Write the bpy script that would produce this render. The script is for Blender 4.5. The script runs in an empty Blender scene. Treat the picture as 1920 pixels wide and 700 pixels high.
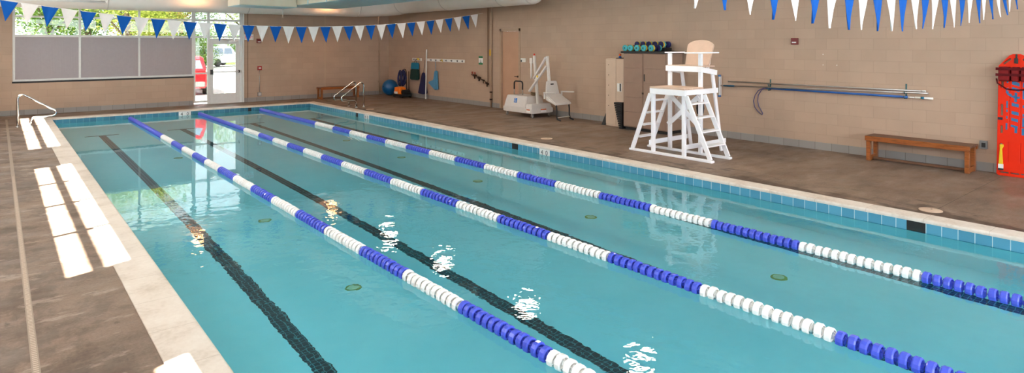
import bpy, bmesh, math, random
from math import sin, cos, pi, radians as RAD, sqrt
from mathutils import Vector as V, Matrix as M4
random.seed(7)
SC = bpy.context.scene
COL = SC.collection

# ------------------------------------------------------------------ helpers
def lin(c):
    return tuple((x/12.92 if x <= .04045 else ((x+.055)/1.055)**2.4) for x in (v/255 for v in c))

class MB:
    """collects geometry and links it as one mesh object"""
    def __init__(s): s.b = bmesh.new(); s.mi = 0
    def face(s, pts):
        vs = [s.b.verts.new(p) for p in pts]
        f = s.b.faces.new(vs); f.material_index = s.mi; return f
    def hull8(s, lo, hi):
        a = [s.b.verts.new(p) for p in lo]; c = [s.b.verts.new(p) for p in hi]
        n = len(a)
        fs = [s.b.faces.new(a[::-1]), s.b.faces.new(c)]
        for i in range(n): fs.append(s.b.faces.new((a[i], a[(i+1) % n], c[(i+1) % n], c[i])))
        for f in fs: f.material_index = s.mi
        return s
    def box(s, x0, x1, y0, y1, z0, z1):
        return s.hull8([(x0,y0,z0),(x1,y0,z0),(x1,y1,z0),(x0,y1,z0)], [(x0,y0,z1),(x1,y0,z1),(x1,y1,z1),(x0,y1,z1)])
    def bar(s, p, q, w, h, up=(0,0,1)):
        p, q = V(p), V(q); d = (q-p).normalized(); u = V(up)
        r = d.cross(u)
        if r.length < 1e-4: r = d.cross(V((1,0,0)))
        r.normalize(); u = r.cross(d)
        c = [(-w/2,-h/2),(w/2,-h/2),(w/2,h/2),(-w/2,h/2)]
        return s.hull8([p+r*a+u*b for a,b in c], [q+r*a+u*b for a,b in c])
    def ring(s, c, d, r, n, ref=None):
        d = V(d).normalized(); a = V((0,0,1)) if abs(d.z) < .9 else V((1,0,0))
        if ref is not None: a = V(ref)
        x = d.cross(a).normalized(); y = d.cross(x)
        return [V(c)+x*(r*cos(2*pi*i/n))+y*(r*sin(2*pi*i/n)) for i in range(n)]
    def loft(s, rings, caps=True, closed=False, smooth=True):
        vr = [[s.b.verts.new(p) for p in r] for r in rings]; n = len(vr[0])
        m = len(vr)
        for k in range(m if closed else m-1):
            A, B = vr[k], vr[(k+1) % m]
            for i in range(n):
                f = s.b.faces.new((A[i], A[(i+1) % n], B[(i+1) % n], B[i])); f.material_index = s.mi; f.smooth = smooth
        if caps and not closed:
            for r, rev in ((vr[0], 1), (vr[-1], 0)):
                f = s.b.faces.new(r[::-1] if rev else r); f.material_index = s.mi
        return s
    def tube(s, pts, r, n=10, closed=False, taper=None):
        P = [V(p) for p in pts]; m = len(P); rings = []; ref = None
        for i in range(m):
            if closed: d = P[(i+1) % m]-P[i-1]
            else: d = P[min(i+1,m-1)]-P[max(i-1,0)]
            d.normalize()
            if ref is None:
                a = V((0,0,1)) if abs(d.z) < .9 else V((1,0,0))
                ref = d.cross(a).normalized()
            else:
                ref = (ref-d*ref.dot(d)).normalized()
            y = d.cross(ref); rr = r if taper is None else r*taper[i]
            rings.append([P[i]+ref*(rr*cos(2*pi*k/n))+y*(rr*sin(2*pi*k/n)) for k in range(n)])
        return s.loft(rings, True, closed)
    def cyl(s, p, q, r, n=16, r2=None):
        p, q = V(p), V(q); d = q-p
        return s.loft([s.ring(p,d,r,n), s.ring(q,d,r if r2 is None else r2,n)])
    def lathe(s, prof, n=20, c=(0,0,0), ax=(0,0,1), closed=False):
        ax = V(ax).normalized(); c = V(c)
        rr = []
        for r, z in prof: rr.append(s.ring(c+ax*z, ax, max(r,1e-4), n))
        return s.loft(rr, caps=not closed, closed=closed)
    def sphere(s, c, r, n=16, sc=(1,1,1)):
        prof = [(sin(pi*k/n)*1.0, -cos(pi*k/n)) for k in range(n+1)]
        rr = []
        for a, z in prof:
            a = max(a, 1e-3)
            rr.append([V((c[0]+sc[0]*r*a*cos(2*pi*i/(2*n)), c[1]+sc[1]*r*a*sin(2*pi*i/(2*n)), c[2]+sc[2]*r*z)) for i in range(2*n)])
        return s.loft(rr)
    def prism(s, poly, d):
        d = V(d); return s.hull8([V(p) for p in poly], [V(p)+d for p in poly])
    def bevel(s, w, seg=2):
        bmesh.ops.recalc_face_normals(s.b, faces=s.b.faces)
        es = [e for e in s.b.edges if len(e.link_faces) == 2 and e.calc_face_angle(0) > .6]
        bmesh.ops.bevel(s.b, geom=es, offset=w, segments=seg, affect='EDGES', clamp_overlap=True)
        return s
    def build(s, name, mat, parent=None, at=None, recalc=True):
        if recalc: bmesh.ops.recalc_face_normals(s.b, faces=s.b.faces)
        me = bpy.data.meshes.new(name); o = bpy.data.objects.new(name, me); COL.objects.link(o)
        base = V((0,0,0))
        if parent is not None:
            o.parent = parent; base = V(BASE[parent.name])
        elif at is not None:
            base = V(at); o.location = at
        if base.length: bmesh.ops.translate(s.b, verts=s.b.verts, vec=-base)
        BASE[o.name] = base
        s.b.to_mesh(me); s.b.free()
        for m in (mat if isinstance(mat, (list, tuple)) else [mat]): me.materials.append(m)
        return o
BASE = {}

def tag(o, label, cat, group=None, kind=None):
    o['label'] = label; o['category'] = cat
    if group: o['group'] = group
    if kind: o['kind'] = kind
    return o
def thing(name, label, cat, loc, group=None):
    o = bpy.data.objects.new(name, None); COL.objects.link(o); o.location = loc
    o.empty_display_size = .1; BASE[o.name] = V(loc)
    return tag(o, label, cat, group)
def struct(o):
    o['kind'] = 'structure'; return o
def copy_tree(o, parent=None):
    c = o.copy(); COL.objects.link(c); BASE[c.name] = BASE[o.name]
    if parent is not None: c.parent = parent
    for ch in list(KIDS(o)): copy_tree(ch, c)
    return c
def KIDS(o): return [x for x in COL.objects if x.parent is o]
def arc(c, r, a0, a1, n, ax, ay):
    c, ax, ay = V(c), V(ax), V(ay)
    return [c+ax*(r*cos(a0+(a1-a0)*i/n))+ay*(r*sin(a0+(a1-a0)*i/n)) for i in range(n+1)]
def text_mb(txt, size, org, ex, ey, depth=.002, align='CENTER'):
    cu = bpy.data.curves.new('t', 'FONT'); cu.body = txt; cu.size = size; cu.align_x = align; cu.align_y = 'CENTER'; cu.extrude = depth
    ob = bpy.data.objects.new('t', cu); COL.objects.link(ob)
    dg = bpy.context.evaluated_depsgraph_get(); me = bpy.data.meshes.new_from_object(ob.evaluated_get(dg))
    bpy.data.objects.remove(ob); mb = MB(); mb.b.from_mesh(me); bpy.data.meshes.remove(me)
    ex, ey, org = V(ex), V(ey), V(org); ez = ex.cross(ey)
    for v in mb.b.verts:
        c = v.co.copy(); v.co = org+ex*c.x+ey*c.y+ez*c.z
    return mb

# ------------------------------------------------------------------ materials
class NT:
    def __init__(s, name):
        s.m = bpy.data.materials.new(name); s.m.use_nodes = True; s.t = s.m.node_tree; s.t.nodes.clear()
        s.out = s.n('ShaderNodeOutputMaterial')
    def n(s, t, **k):
        x = s.t.nodes.new(t)
        for a, b in k.items():
            if a.startswith('_'): setattr(x, a[1:], b)
            else:
                i = x.inputs[a.replace('__', ' ')]
                if hasattr(b, 'is_linked') and not isinstance(b, (int, float, tuple)): s.t.links.new(b, i)
                else: i.default_value = b
        return x
    def l(s, a, b): s.t.links.new(a, b)
    def math(s, op, a, b=None):
        x = s.n('ShaderNodeMath', _operation=op)
        for i, v in enumerate((a, b)):
            if v is None: continue
            if isinstance(v, (int, float)): x.inputs[i].default_value = v
            else: s.l(v, x.inputs[i])
        return x.outputs[0]
    def ramp(s, f, stops):
        r = s.n('ShaderNodeValToRGB'); s.l(f, r.inputs[0]); e = r.color_ramp.elements
        while len(e) < len(stops): e.new(.5)
        for i, (p, c) in enumerate(stops): e[i].position = p; e[i].color = (*c, 1) if len(c) == 3 else c
        return r.outputs[0]
    def mix(s, f, a, b, bt='MIX'):
        x = s.n('ShaderNodeMix', _data_type='RGBA', _blend_type=bt)
        for i, v in ((0, f), (6, a), (7, b)):
            if isinstance(v, (int, float)): x.inputs[i].default_value = v
            elif isinstance(v, tuple): x.inputs[i].default_value = (*v, 1) if len(v) == 3 else v
            else: s.l(v, x.inputs[i])
        return x.outputs[2]
    def pos(s): return s.n('ShaderNodeNewGeometry').outputs['Position']
    def noise(s, vec, scale, detail=3, rough=.55, sc=None):
        if sc is not None:
            mp = s.n('ShaderNodeMapping', Scale=sc); s.l(vec, mp.inputs[0]); vec = mp.outputs[0]
        x = s.n('ShaderNodeTexNoise', Scale=scale, Detail=detail, Roughness=rough); s.l(vec, x.inputs['Vector']); return x.outputs[0]
    def bump(s, h, strength, dist):
        x = s.n('ShaderNodeBump', Strength=strength, Distance=dist); s.l(h, x.inputs['Height']); return x.outputs[0]
    def pbr(s, **k):
        p = s.n('ShaderNodeBsdfPrincipled', **k); s.l(p.outputs[0], s.out.inputs[0]); return p

MATS = {}
def plain(name, rgb, rough=.5, metal=0, var=.06, scale=12, spec=.5, trans=0, coat=0):
    if name in MATS: return MATS[name]
    t = NT(name); c = lin(rgb)
    tc = t.n('ShaderNodeTexCoord').outputs['Object']
    nz = t.noise(tc, scale, 3)
    col = t.ramp(nz, [(.25, tuple(x*(1-var) for x in c)), (.75, tuple(min(1, x*(1+var)) for x in c))])
    p = t.pbr(Base__Color=col, Roughness=rough, Metallic=metal)
    p.inputs['Specular IOR Level'].default_value = spec
    if coat: p.inputs['Coat Weight'].default_value = coat
    if trans: p.inputs['Transmission Weight'].default_value = trans
    MATS[name] = t.m; return t.m
def emis(name, rgb, strength):
    t = NT(name); e = t.n('ShaderNodeEmission', Color=(*lin(rgb), 1), Strength=strength); t.l(e.outputs[0], t.out.inputs[0])
    MATS[name] = t.m; return t.m

def block_wall(name, axis, phase, rgb):
    t = NT(name); c = lin(rgb)
    sp = t.n('ShaderNodeSeparateXYZ'); t.l(t.pos(), sp.inputs[0])
    cx = t.n('ShaderNodeCombineXYZ')
    t.l(t.math('ADD', sp.outputs[axis], phase), cx.inputs[0]); t.l(t.math('ADD', sp.outputs[2], 20.32-2.116), cx.inputs[1])
    br = t.n('ShaderNodeTexBrick', Scale=1.0, Mortar__Size=.0045, Mortar__Smooth=.6, Bias=0.0, Brick__Width=.4064, Row__Height=.2032)
    br.offset = .5
    t.l(cx.outputs[0], br.inputs['Vector'])
    br.inputs['Color1'].default_value = (*[x*.97 for x in c], 1); br.inputs['Color2'].default_value = (*[min(1, x*1.03) for x in c], 1)
    br.inputs['Mortar'].default_value = (*[x*.87 for x in c], 1)
    nz = t.noise(t.pos(), 1.1, 4)
    col = t.mix(1.0, br.outputs[0], t.ramp(nz, [(.3, (.93,.93,.93)), (.7, (1.04,1.03,1.02))]), 'MULTIPLY')
    fine = t.noise(t.pos(), 140, 2)
    h = t.math('ADD', t.math('MULTIPLY', br.outputs[1], -1.0), t.math('MULTIPLY', fine, .12))
    t.pbr(Base__Color=col, Roughness=.62, Normal=t.bump(h, .4, .003))
    return t.m

def tile_mat(name, axis, w, hgt, zoff, c1, c2, mortar, rough=.15, msize=.004, phase=0.0, bumpd=.002):
    t = NT(name)
    sp = t.n('ShaderNodeSeparateXYZ'); t.l(t.pos(), sp.inputs[0]); cx = t.n('ShaderNodeCombineXYZ')
    if axis == 'floor':
        t.l(t.math('ADD', sp.outputs[0], 20*w+phase), cx.inputs[0]); t.l(t.math('ADD', sp.outputs[1], 20.0), cx.inputs[1])
    else:
        t.l(t.math('ADD', sp.outputs[axis], 100*w+phase), cx.inputs[0]); t.l(t.math('ADD', sp.outputs[2], 100*hgt-zoff), cx.inputs[1])
    br = t.n('ShaderNodeTexBrick', Scale=1.0, Mortar__Size=msize, Mortar__Smooth=.3, Bias=0.0, Brick__Width=w, Row__Height=hgt)
    br.offset = 0.0; t.l(cx.outputs[0], br.inputs['Vector'])
    br.inputs['Color1'].default_value = (*lin(c1), 1); br.inputs['Color2'].default_value = (*lin(c2), 1); br.inputs['Mortar'].default_value = (*lin(mortar), 1)
    t.pbr(Base__Color=br.outputs[0], Roughness=rough, Normal=t.bump(t.math('MULTIPLY', br.outputs[1], -1.0), .5, bumpd))
    return t.m

def deck_mat():
    t = NT('deck_concrete'); P = t.pos()
    big = t.noise(P, .5, 5, .6); mid = t.noise(P, 1.6, 6, .65, (.8,1.0,1)); fine = t.noise(P, 45, 4, .7)
    streak = t.noise(P, 1.5, 6, .66, (.8,1.9,1))
    a = t.ramp(t.math('ADD', t.math('MULTIPLY', big, .5), t.math('MULTIPLY', mid, .5)), [(.36, lin((94,76,63))), (.47, lin((116,97,82))), (.56, lin((133,113,97))), (.66, lin((156,138,123)))])
    a = t.mix(t.ramp(streak, [(.52, (0,0,0)), (.64, (.4,.4,.4)), (.75, (.6,.6,.6))]), a, lin((70,55,45)))
    a = t.mix(t.ramp(streak, [(.32, (.4,.4,.4)), (.44, (0,0,0))]), a, lin((160,142,128)))
    a = t.mix(.3, a, t.ramp(fine, [(.3, lin((80,64,53))), (.7, lin((150,130,114)))]))
    spx = t.n('ShaderNodeSeparateXYZ'); t.l(P, spx.inputs[0])
    edge = t.n('ShaderNodeMapRange', From__Min=8.5, From__Max=9.7, To__Min=.13, To__Max=-.12); t.l(spx.outputs[0], edge.inputs[0])
    lft = t.n('ShaderNodeMapRange', From__Min=7.5, From__Max=8.4, To__Min=-.2, To__Max=0.0); t.l(spx.outputs[0], lft.inputs[0])
    wst = t.noise(P, 1.7, 6, .68, (2.4,.8,1))
    wmask = t.ramp(t.math('ADD', t.math('ADD', wst, edge.outputs[0]), lft.outputs[0]), [(.56, (0,0,0)), (.64, (.75,.75,.75))])
    a = t.mix(wmask, a, lin((62,46,36)))
    ll = t.n('ShaderNodeMapRange', From__Min=.80, From__Max=.86, To__Min=0.0, To__Max=-.4); t.l(spx.outputs[0], ll.inputs[0])
    wl = t.noise(P, 1.25, 7, .7, (1.5,1.0,1))
    a = t.mix(t.ramp(t.math('ADD', wl, ll.outputs[0]), [(.47, (0,0,0)), (.54, (.45,.45,.45)), (.66, (.75,.75,.75))]), a, lin((74,58,47)))
    a = t.mix(t.ramp(t.math('ADD', t.noise(P, 2.1, 7, .72, (.8,1.7,1)), ll.outputs[0]), [(.56, (0,0,0)), (.63, (.5,.5,.5))]), a, lin((176,160,146)))
    # control joints across the deck, one every 4.9 m
    sp = t.n('ShaderNodeSeparateXYZ'); t.l(P, sp.inputs[0])
    fr = t.math('FRACT', t.math('DIVIDE', t.math('ADD', sp.outputs[1], 49-2.51), 4.9))
    j = t.math('LESS_THAN', t.math('ABSOLUTE', t.math('SUBTRACT', fr, .0)), .0016)
    fx = t.math('FRACT', t.math('DIVIDE', t.math('ADD', sp.outputs[1], 49-.06), 2.45))
    col = t.mix(t.math('MULTIPLY', j, .8), a, lin((52,40,33)))
    wet = t.ramp(t.math('ADD', t.math('MULTIPLY', mid, .6), t.math('MULTIPLY', streak, .4)), [(.42, (.42,.42,.42)), (.6, (.7,.7,.7))])
    h = t.math('SUBTRACT', t.math('MULTIPLY', fine, .5), j)
    t.pbr(Base__Color=col, Roughness=wet, Normal=t.bump(h, .35, .004))
    return t.m

def coping_mat():
    t = NT('coping_stone'); P = t.pos()
    nz = t.noise(P, 2.2, 5, .6); fine = t.noise(P, 30, 3)
    col = t.ramp(t.math('ADD', t.math('MULTIPLY', nz, .75), t.math('MULTIPLY', fine, .25)), [(.3, lin((186,172,156))), (.5, lin((214,204,192))), (.7, lin((226,219,209)))])
    sp = t.n('ShaderNodeSeparateXYZ'); t.l(P, sp.inputs[0])
    fr = t.math('FRACT', t.math('DIVIDE', t.math('ADD', sp.outputs[1], 50.0), .61))
    fx = t.math('FRACT', t.math('DIVIDE', t.math('ADD', sp.outputs[0], 50.2), .61))
    j = t.math('LESS_THAN', fr, .007)
    col = t.mix(t.math('MULTIPLY', j, .6), col, lin((150,132,116)))
    t.pbr(Base__Color=col, Roughness=.5, Normal=t.bump(t.math('MULTIPLY', j, -1.0), .4, .003))
    return t.m

def water_mat():
    t = NT('pool_water'); P = t.pos()
    a = t.noise(P, 3.6, 2, .5, (1.0, .75, 1)); b = t.noise(P, 1.1, 2, .5); c = t.noise(P, 9, 2, .5)
    h = t.math('ADD', t.math('ADD', t.math('MULTIPLY', a, .5), t.math('MULTIPLY', b, .6)), t.math('MULTIPLY', c, .22))
    sp = t.n('ShaderNodeSeparateXYZ'); t.l(P, sp.inputs[0])
    calm = t.n('ShaderNodeMapRange', _interpolation_type='SMOOTHSTEP', From__Min=6.5, From__Max=10.5, To__Min=1.0, To__Max=.12); t.l(sp.outputs[1], calm.inputs[0])
    side = t.n('ShaderNodeMapRange', _interpolation_type='SMOOTHSTEP', From__Min=4.2, From__Max=6.2, To__Min=1.0, To__Max=.45); t.l(sp.outputs[0], side.inputs[0])
    h = t.math('MULTIPLY', h, t.math('MULTIPLY', calm.outputs[0], side.outputs[0]))
    nrm = t.bump(h, 1.0, WATER_BUMP)
    fr = t.n('ShaderNodeFresnel', IOR=1.333, Normal=nrm)
    rf = t.n('ShaderNodeBsdfRefraction', Color=(*WATER_TINT, 1), Roughness=0.0, IOR=1.333, Normal=nrm)
    gl = t.n('ShaderNodeBsdfGlossy', Color=(1,1,1,1), Roughness=0.0, Normal=nrm)
    mx = t.n('ShaderNodeMixShader'); t.l(fr.outputs[0], mx.inputs[0]); t.l(rf.outputs[0], mx.inputs[1]); t.l(gl.outputs[0], mx.inputs[2])
    t.l(mx.outputs[0], t.out.inputs[0]); return t.m
WATER_BUMP = .011
WATER_TINT = (.60, .94, 1.0)

def plaster_mat():
    t = NT('pool_plaster'); P = t.pos()
    nz = t.noise(P, .8, 4, .6); f = t.noise(P, 6, 3)
    col = t.ramp(t.math('ADD', t.math('MULTIPLY', nz, .7), t.math('MULTIPLY', f, .3)), [(.3, lin((190,240,246))), (.7, lin((212,249,252)))])
    t.pbr(Base__Color=col, Roughness=.7); return t.m

def wood_mat(name, rgb, rough=.4, axis=(1,12,12)):
    t = NT(name); tc = t.n('ShaderNodeTexCoord').outputs['Object']; c = lin(rgb)
    g = t.noise(tc, 5, 5, .6, axis)
    col = t.ramp(g, [(.3, tuple(x*.55 for x in c)), (.5, c), (.72, tuple(min(1, x*1.25) for x in c))])
    t.pbr(Base__Color=col, Roughness=rough); MATS[name] = t.m; return t.m

def leaf_mat(name, c1, c2, c3):
    t = NT(name)
    nz = t.noise(t.pos(), 3.1, 3, .7)
    col = t.ramp(nz, [(.3, lin(c1)), (.5, lin(c2)), (.68, lin(c3))])
    d = t.n('ShaderNodeBsdfDiffuse', Color=col); tr = t.n('ShaderNodeBsdfTranslucent', Color=col)
    m = t.n('ShaderNodeMixShader', Fac=.4); t.l(d.outputs[0], m.inputs[1]); t.l(tr.outputs[0], m.inputs[2]); t.l(m.outputs[0], t.out.inputs[0])
    return t.m

def glass_mat(name='window_glass', tint=(.96,.98,.97)):
    t = NT(name)
    fr = t.n('ShaderNodeFresnel', IOR=1.45); tr = t.n('ShaderNodeBsdfTransparent', Color=(*tint,1)); gl = t.n('ShaderNodeBsdfGlossy', Roughness=0.0)
    m = t.n('ShaderNodeMixShader'); t.l(fr.outputs[0], m.inputs[0]); t.l(tr.outputs[0], m.inputs[1]); t.l(gl.outputs[0], m.inputs[2])
    t.l(m.outputs[0], t.out.inputs[0]); return t.m

WALL = (182,157,136)
m_wallR = block_wall('painted_block_side', 1, 40.64-.13+.2032, WALL)
m_wallF = block_wall('painted_block_end', 0, 40.64-.1, WALL)
m_ceil = plain('ceiling_white', (226,224,220), .8)
m_deck = deck_mat(); m_cop = coping_mat(); m_water = water_mat(); m_plaster = plaster_mat()
GREY1, GREY2, GM = (140,136,132), (152,148,144), (116,110,104)
m_baseR = tile_mat('base_tile_side', 1, .3048, .3048, -.1, GREY1, GREY2, GM, .45, .005, .07)
m_baseF = tile_mat('base_tile_end', 0, .3048, .3048, -.1, GREY1, GREY2, GM, .45, .005, .02)
B1, B2, BG = (62,132,160), (74,150,178), (196,220,222)
m_bandY = tile_mat('waterline_tile_side', 1, .153, .153, -.185, (78,144,172), (92,160,188), BG, .12, .004, .012)
m_bandX = tile_mat('waterline_tile_end', 0, .153, .153, -.185, (34,104,130), (56,134,160), (130,186,194), .45, .0035)
m_line = tile_mat('lane_line_tile', 'floor', .051, .051, 0, (6,24,36), (14,36,50), (88,160,170), .35, .0034, 0)
m_glass = glass_mat('tinted_glass', (.44,.45,.43))  # tint added to tone down the sunlit outdoors
m_dimmed = glass_mat('dimmed_glass', (.42,.43,.42))  # door and side panes darkened to keep the outdoors from washing out
m_alum = plain('window_aluminium', (214,216,214), .4, 0, .03)
m_blind = plain('roller_blind_fabric', (164,158,161), .9, 0, .03)
m_black = plain('black_rubber', (20,20,22), .55)
m_darkp = plain('black_plastic', (26,27,27), .5)
m_white = plain('white_painted_wood', (246,247,250), .4, 0, .03, 6)
m_tan = plain('tan_composite_board', (206,180,160), .5, 0, .05, 8)
m_steel = plain('stainless_steel', (205,205,205), .16, 1, .03)
m_alur = plain('aluminium_pole', (186,182,176), .3, 1, .04)
m_red = plain('fire_alarm_red', (104,14,14), .4)
m_whitep = plain('white_plastic', (232,232,228), .4)
m_grey = plain('lift_grey_plastic', (206,200,194), .45, 0, .03)
m_liftm = plain('lift_white_metal', (218,214,208), .35, 0, .02)
m_taupe = plain('taupe_resin', (146,120,103), .55, 0, .05, 6)
m_cream = plain('cream_resin', (203,180,158), .55, 0, .04, 6)
m_pipe = plain('painted_pipe', (176,150,126), .5)
m_brass = plain('dark_bronze', (62,48,36), .4, .6)
m_bench = wood_mat('varnished_pine', (148,82,32), .35, (10,1.2,10))
m_benchtop = wood_mat('worn_bench_top', (106,72,50), .5, (14,1.2,14))
m_door = plain('birch_door', (190,150,122), .5, 0, .05, 3)
m_orange = plain('orange_plastic', (222,40,2), .45, 0, .04, 5, spec=.2)
m_blue = plain('pennant_blue', (0,86,172), .7, 0, .04, spec=.2)
m_pwhite = plain('pennant_white', (232,228,224), .65, 0, .03)
m_fblue = plain('float_blue', (72,90,216), .35, 0, .08, 30, coat=.2)
m_fwhite = plain('float_white', (250,249,246), .35, 0, .04, 30)
m_cable = plain('steel_cable', (120,122,124), .3, .8)
m_duct = plain('white_duct_fabric', (232,226,218), .85, 0, .03, 3)
m_soffit = plain('water_lit_teal_metal', (182,212,218), .5, .1, .12, 5)  # teal lightened to carry light thrown up from the water
m_ductcream = plain('cream_sheet_metal', (222,214,192), .5, 0, .04, 4)
m_navy = plain('navy_mesh', (28,30,72), .8, 0, .25, 60)
m_teal = plain('teal_mesh', (10,110,140), .8, 0, .15, 60)
m_dgreen = plain('dark_green_mesh', (14,52,46), .85, 0, .2, 60)
m_lblue = plain('light_blue_mesh', (78,140,176), .8, 0, .25, 60)

# ------------------------------------------------------------------ room shell
XL, XR, YN, YF, ZC = -1.5, 12.16, -5.0, 22.11, 4.7
PX0, PX1, PY0, PY1 = 1.13, 8.26, -2.1, 20.5          # water edge
CX0, CX1, CY0, CY1 = .82, 8.53, -2.4, 20.79          # coping outer edge
WZ, PZ = -.145, -1.12

b = MB()
for r in ((XL-.2,CX0,YN-.2,YF+.2),(CX1,XR+.2,YN-.2,YF+.2),(CX0,CX1,YN-.2,CY0),(CX0,CX1,CY1,YF+.2)): b.box(*r,-.25,0)
struct(b.build('floor', m_deck))
b = MB(); b.box(XL-.2,XR+.2,YN-.2,YF+.2,ZC,ZC+.2); struct(b.build('ceiling', m_ceil))
# right wall with the door opening
DY0, DY1, DZ = 14.08, 15.0, 2.44
b = MB(); b.box(XR,XR+.25,YN-.2,DY0,-.1,ZC); b.box(XR,XR+.25,DY1,YF+.2,-.1,ZC); b.box(XR,XR+.25,DY0,DY1,DZ,ZC)
struct(b.build('wall_right', m_wallR))
# far wall with window, side light and door opening
WX0, WX1, WZ0, WZ1, DX1 = .33, 4.99, .945, 3.35, 6.53
b = MB(); b.box(XL-.2,WX0,YF,YF+.2,-.1,ZC); b.box(WX0,WX1,YF,YF+.2,-.1,WZ0); b.box(WX0,DX1,YF,YF+.2,WZ1,ZC); b.box(DX1,XR+.2,YF,YF+.2,-.1,ZC)
struct(b.build('wall_far', m_wallF))
# left wall with clerestory windows
sets = [(14.15,20.40),(5.85,11.85),(-2.4,3.62)]
CZ0, CZ1 = 3.15, 4.12
b = MB(); ys = [YN-.2]
for a,c in sorted(sets): ys += [a,c]
ys.append(YF+.2)
b.box(XL-.12,XL,ys[0],ys[-1],-.1,CZ0); b.box(XL-.12,XL,ys[0],ys[-1],CZ1,ZC)
for i in range(0,len(ys),2): b.box(XL-.12,XL,ys[i],ys[i+1],CZ0,CZ1)
struct(b.build('wall_left', m_wallR))
for k,(a,c) in enumerate(sets):
    f = MB(); n = 4; st = (c-a)/n
    f.box(XL-.03,XL,a,c,3.49,3.63)
    for i in range(1,n): f.box(XL-.05,XL,a+i*st-.032,a+i*st+.032,CZ0,CZ1)
    fr = struct(f.build('window_%d' % (k+2), m_alum))
# unseen near wall; two big windows added for daylight fill
NW = [(.2,5.2),(6.6,11.6)]
b = MB(); xs = [XL-.2,.2,5.2,6.6,11.6,XR+.2]
b.box(xs[0],xs[-1],YN-.2,YN,-.1,.8); b.box(xs[0],xs[-1],YN-.2,YN,3.6,ZC)
for i in (0,2,4): b.box(xs[i],xs[i+1],YN-.2,YN,.8,3.6)
struct(b.build('wall_near', m_wallF))
for k,(a,c) in enumerate(NW):
    f = MB(); f.box(a,a+.06,YN-.1,YN-.04,.8,3.6); f.box(c-.06,c,YN-.1,YN-.04,.8,3.6); f.box(a,c,YN-.1,YN-.04,.8,.86); f.box(a,c,YN-.1,YN-.04,3.54,3.6); f.box(a,c,YN-.1,YN-.04,2.3,2.36)
    for i in (1,2): f.box(a+i*(c-a)/3-.03,a+i*(c-a)/3+.03,YN-.1,YN-.04,.8,3.6)
    struct(f.build('window_%d' % (k+5), m_alum))

# baseboards
b = MB(); b.box(XR-.012,XR,YN,DY0-.02,0,.142); b.box(XR-.012,XR,DY1+.02,YF,0,.142); struct(b.build('baseboard_right', m_baseR))
b = MB(); b.box(XL,WX1-.02,YF-.012,YF,0,.145); b.box(DX1+.04,XR-.012,YF-.012,YF,0,.145); struct(b.build('baseboard_far', m_baseF))

# far window: frame, panes, blinds
b = MB(); y0, y1 = YF+.03, YF+.10
MU = [.36,1.9,3.44,4.97]
for x in MU: b.box(x-.03,x+.03,y0,y1,WZ0,WZ1)
for z,t_ in ((WZ0+.03,.03),(2.235,.032),(2.79,.026)): b.box(.33,4.99,y0+.001,y1-.001,z-t_,z+t_)
b.bevel(.004,1)
win = struct(b.build('window_1', m_alum))
b = MB(); b.box(.34,4.98,YF+.065,YF+.068,WZ0,WZ1); b.build('pane', m_glass, win)
b = MB(); b.box(WX0-.01,WX1,YF-.012,YF+.03,WZ0-.045,WZ0); b.build('sill', m_black, win)
for i in range(3):
    x0, x1 = MU[i]+.028, MU[i+1]-.028
    m = MB(); N = 24
    top = [V((x0+(x1-x0)*k/N, YF+.05+.003*sin(k*.9+i), 2.215)) for k in range(N+1)]
    bot = [V((p.x, YF+.05+.006*sin(k*.7+2*i), WZ0+.055+.003*sin(k*.5))) for k,p in enumerate(top)]
    for k in range(N):
        for s_ in (0,.004):
            o_ = V((0,s_,0)); m.face([top[k]+o_,top[k+1]+o_,bot[k+1]+o_,bot[k]+o_])
    bl = m.build('roller_blind', m_blind, win)
# side light, transoms over the door
b = MB()
b.box(5.0,5.05,y0,y1,.06,WZ1); b.box(5.41,5.49,y0,y1,.0,WZ1); b.box(6.44,6.53,y0,y1,0,WZ1)
for z in (2.235,2.79): b.box(5.05,5.41,y0,y1,z-.03,z+.03); b.box(5.49,6.44,y0,y1,z-.03,z+.03)
b.box(5.05,5.41,y0,y1,1.0,1.05); b.box(5.05,5.41,y0,y1,.06,.12); b.box(5.0,6.53,YF-.004,y1,0,.02)
b.box(6.515,6.575,YF-.03,YF+.03,0,WZ1)
b.bevel(.004,1); fr = struct(b.build('trim_1', m_alum))
b = MB(); b.box(5.05,5.41,YF+.065,YF+.068,.1,WZ1); b.box(5.49,6.44,YF+.065,YF+.068,2.24,WZ1); b.build('pane', m_dimmed, fr)
# glazed door
b = MB(); z1 = 2.19
b.box(5.495,5.595,YF+.035,YF+.085,.02,z1); b.box(6.315,6.435,YF+.035,YF+.085,.02,z1); b.box(5.595,6.315,YF+.035,YF+.085,.02,.33); b.box(5.595,6.315,YF+.035,YF+.085,2.0,z1)
b.bevel(.004,1); door = struct(b.build('door_1', m_alum))
b = MB(); b.box(5.59,6.32,YF+.055,YF+.062,.32,2.01); b.build('pane', m_dimmed, door)
b = MB(); b.box(5.52,6.42,YF-.03,YF+.0,1.045,1.085); b.mi = 1; b.box(5.50,5.58,YF-.035,YF+.036,.98,1.15); b.box(6.39,6.43,YF-.035,YF+.036,1.02,1.11); b.bevel(.004,1); b.build('push_bar', [m_alur,m_darkp], door)
b = MB(); b.box(6.08,6.36,YF-.01,YF+.036,2.07,2.13); b.bar((6.1,YF-.02,2.12),(5.85,YF-.12,2.15),.02,.012); b.build('door_closer', m_alur, door)
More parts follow.
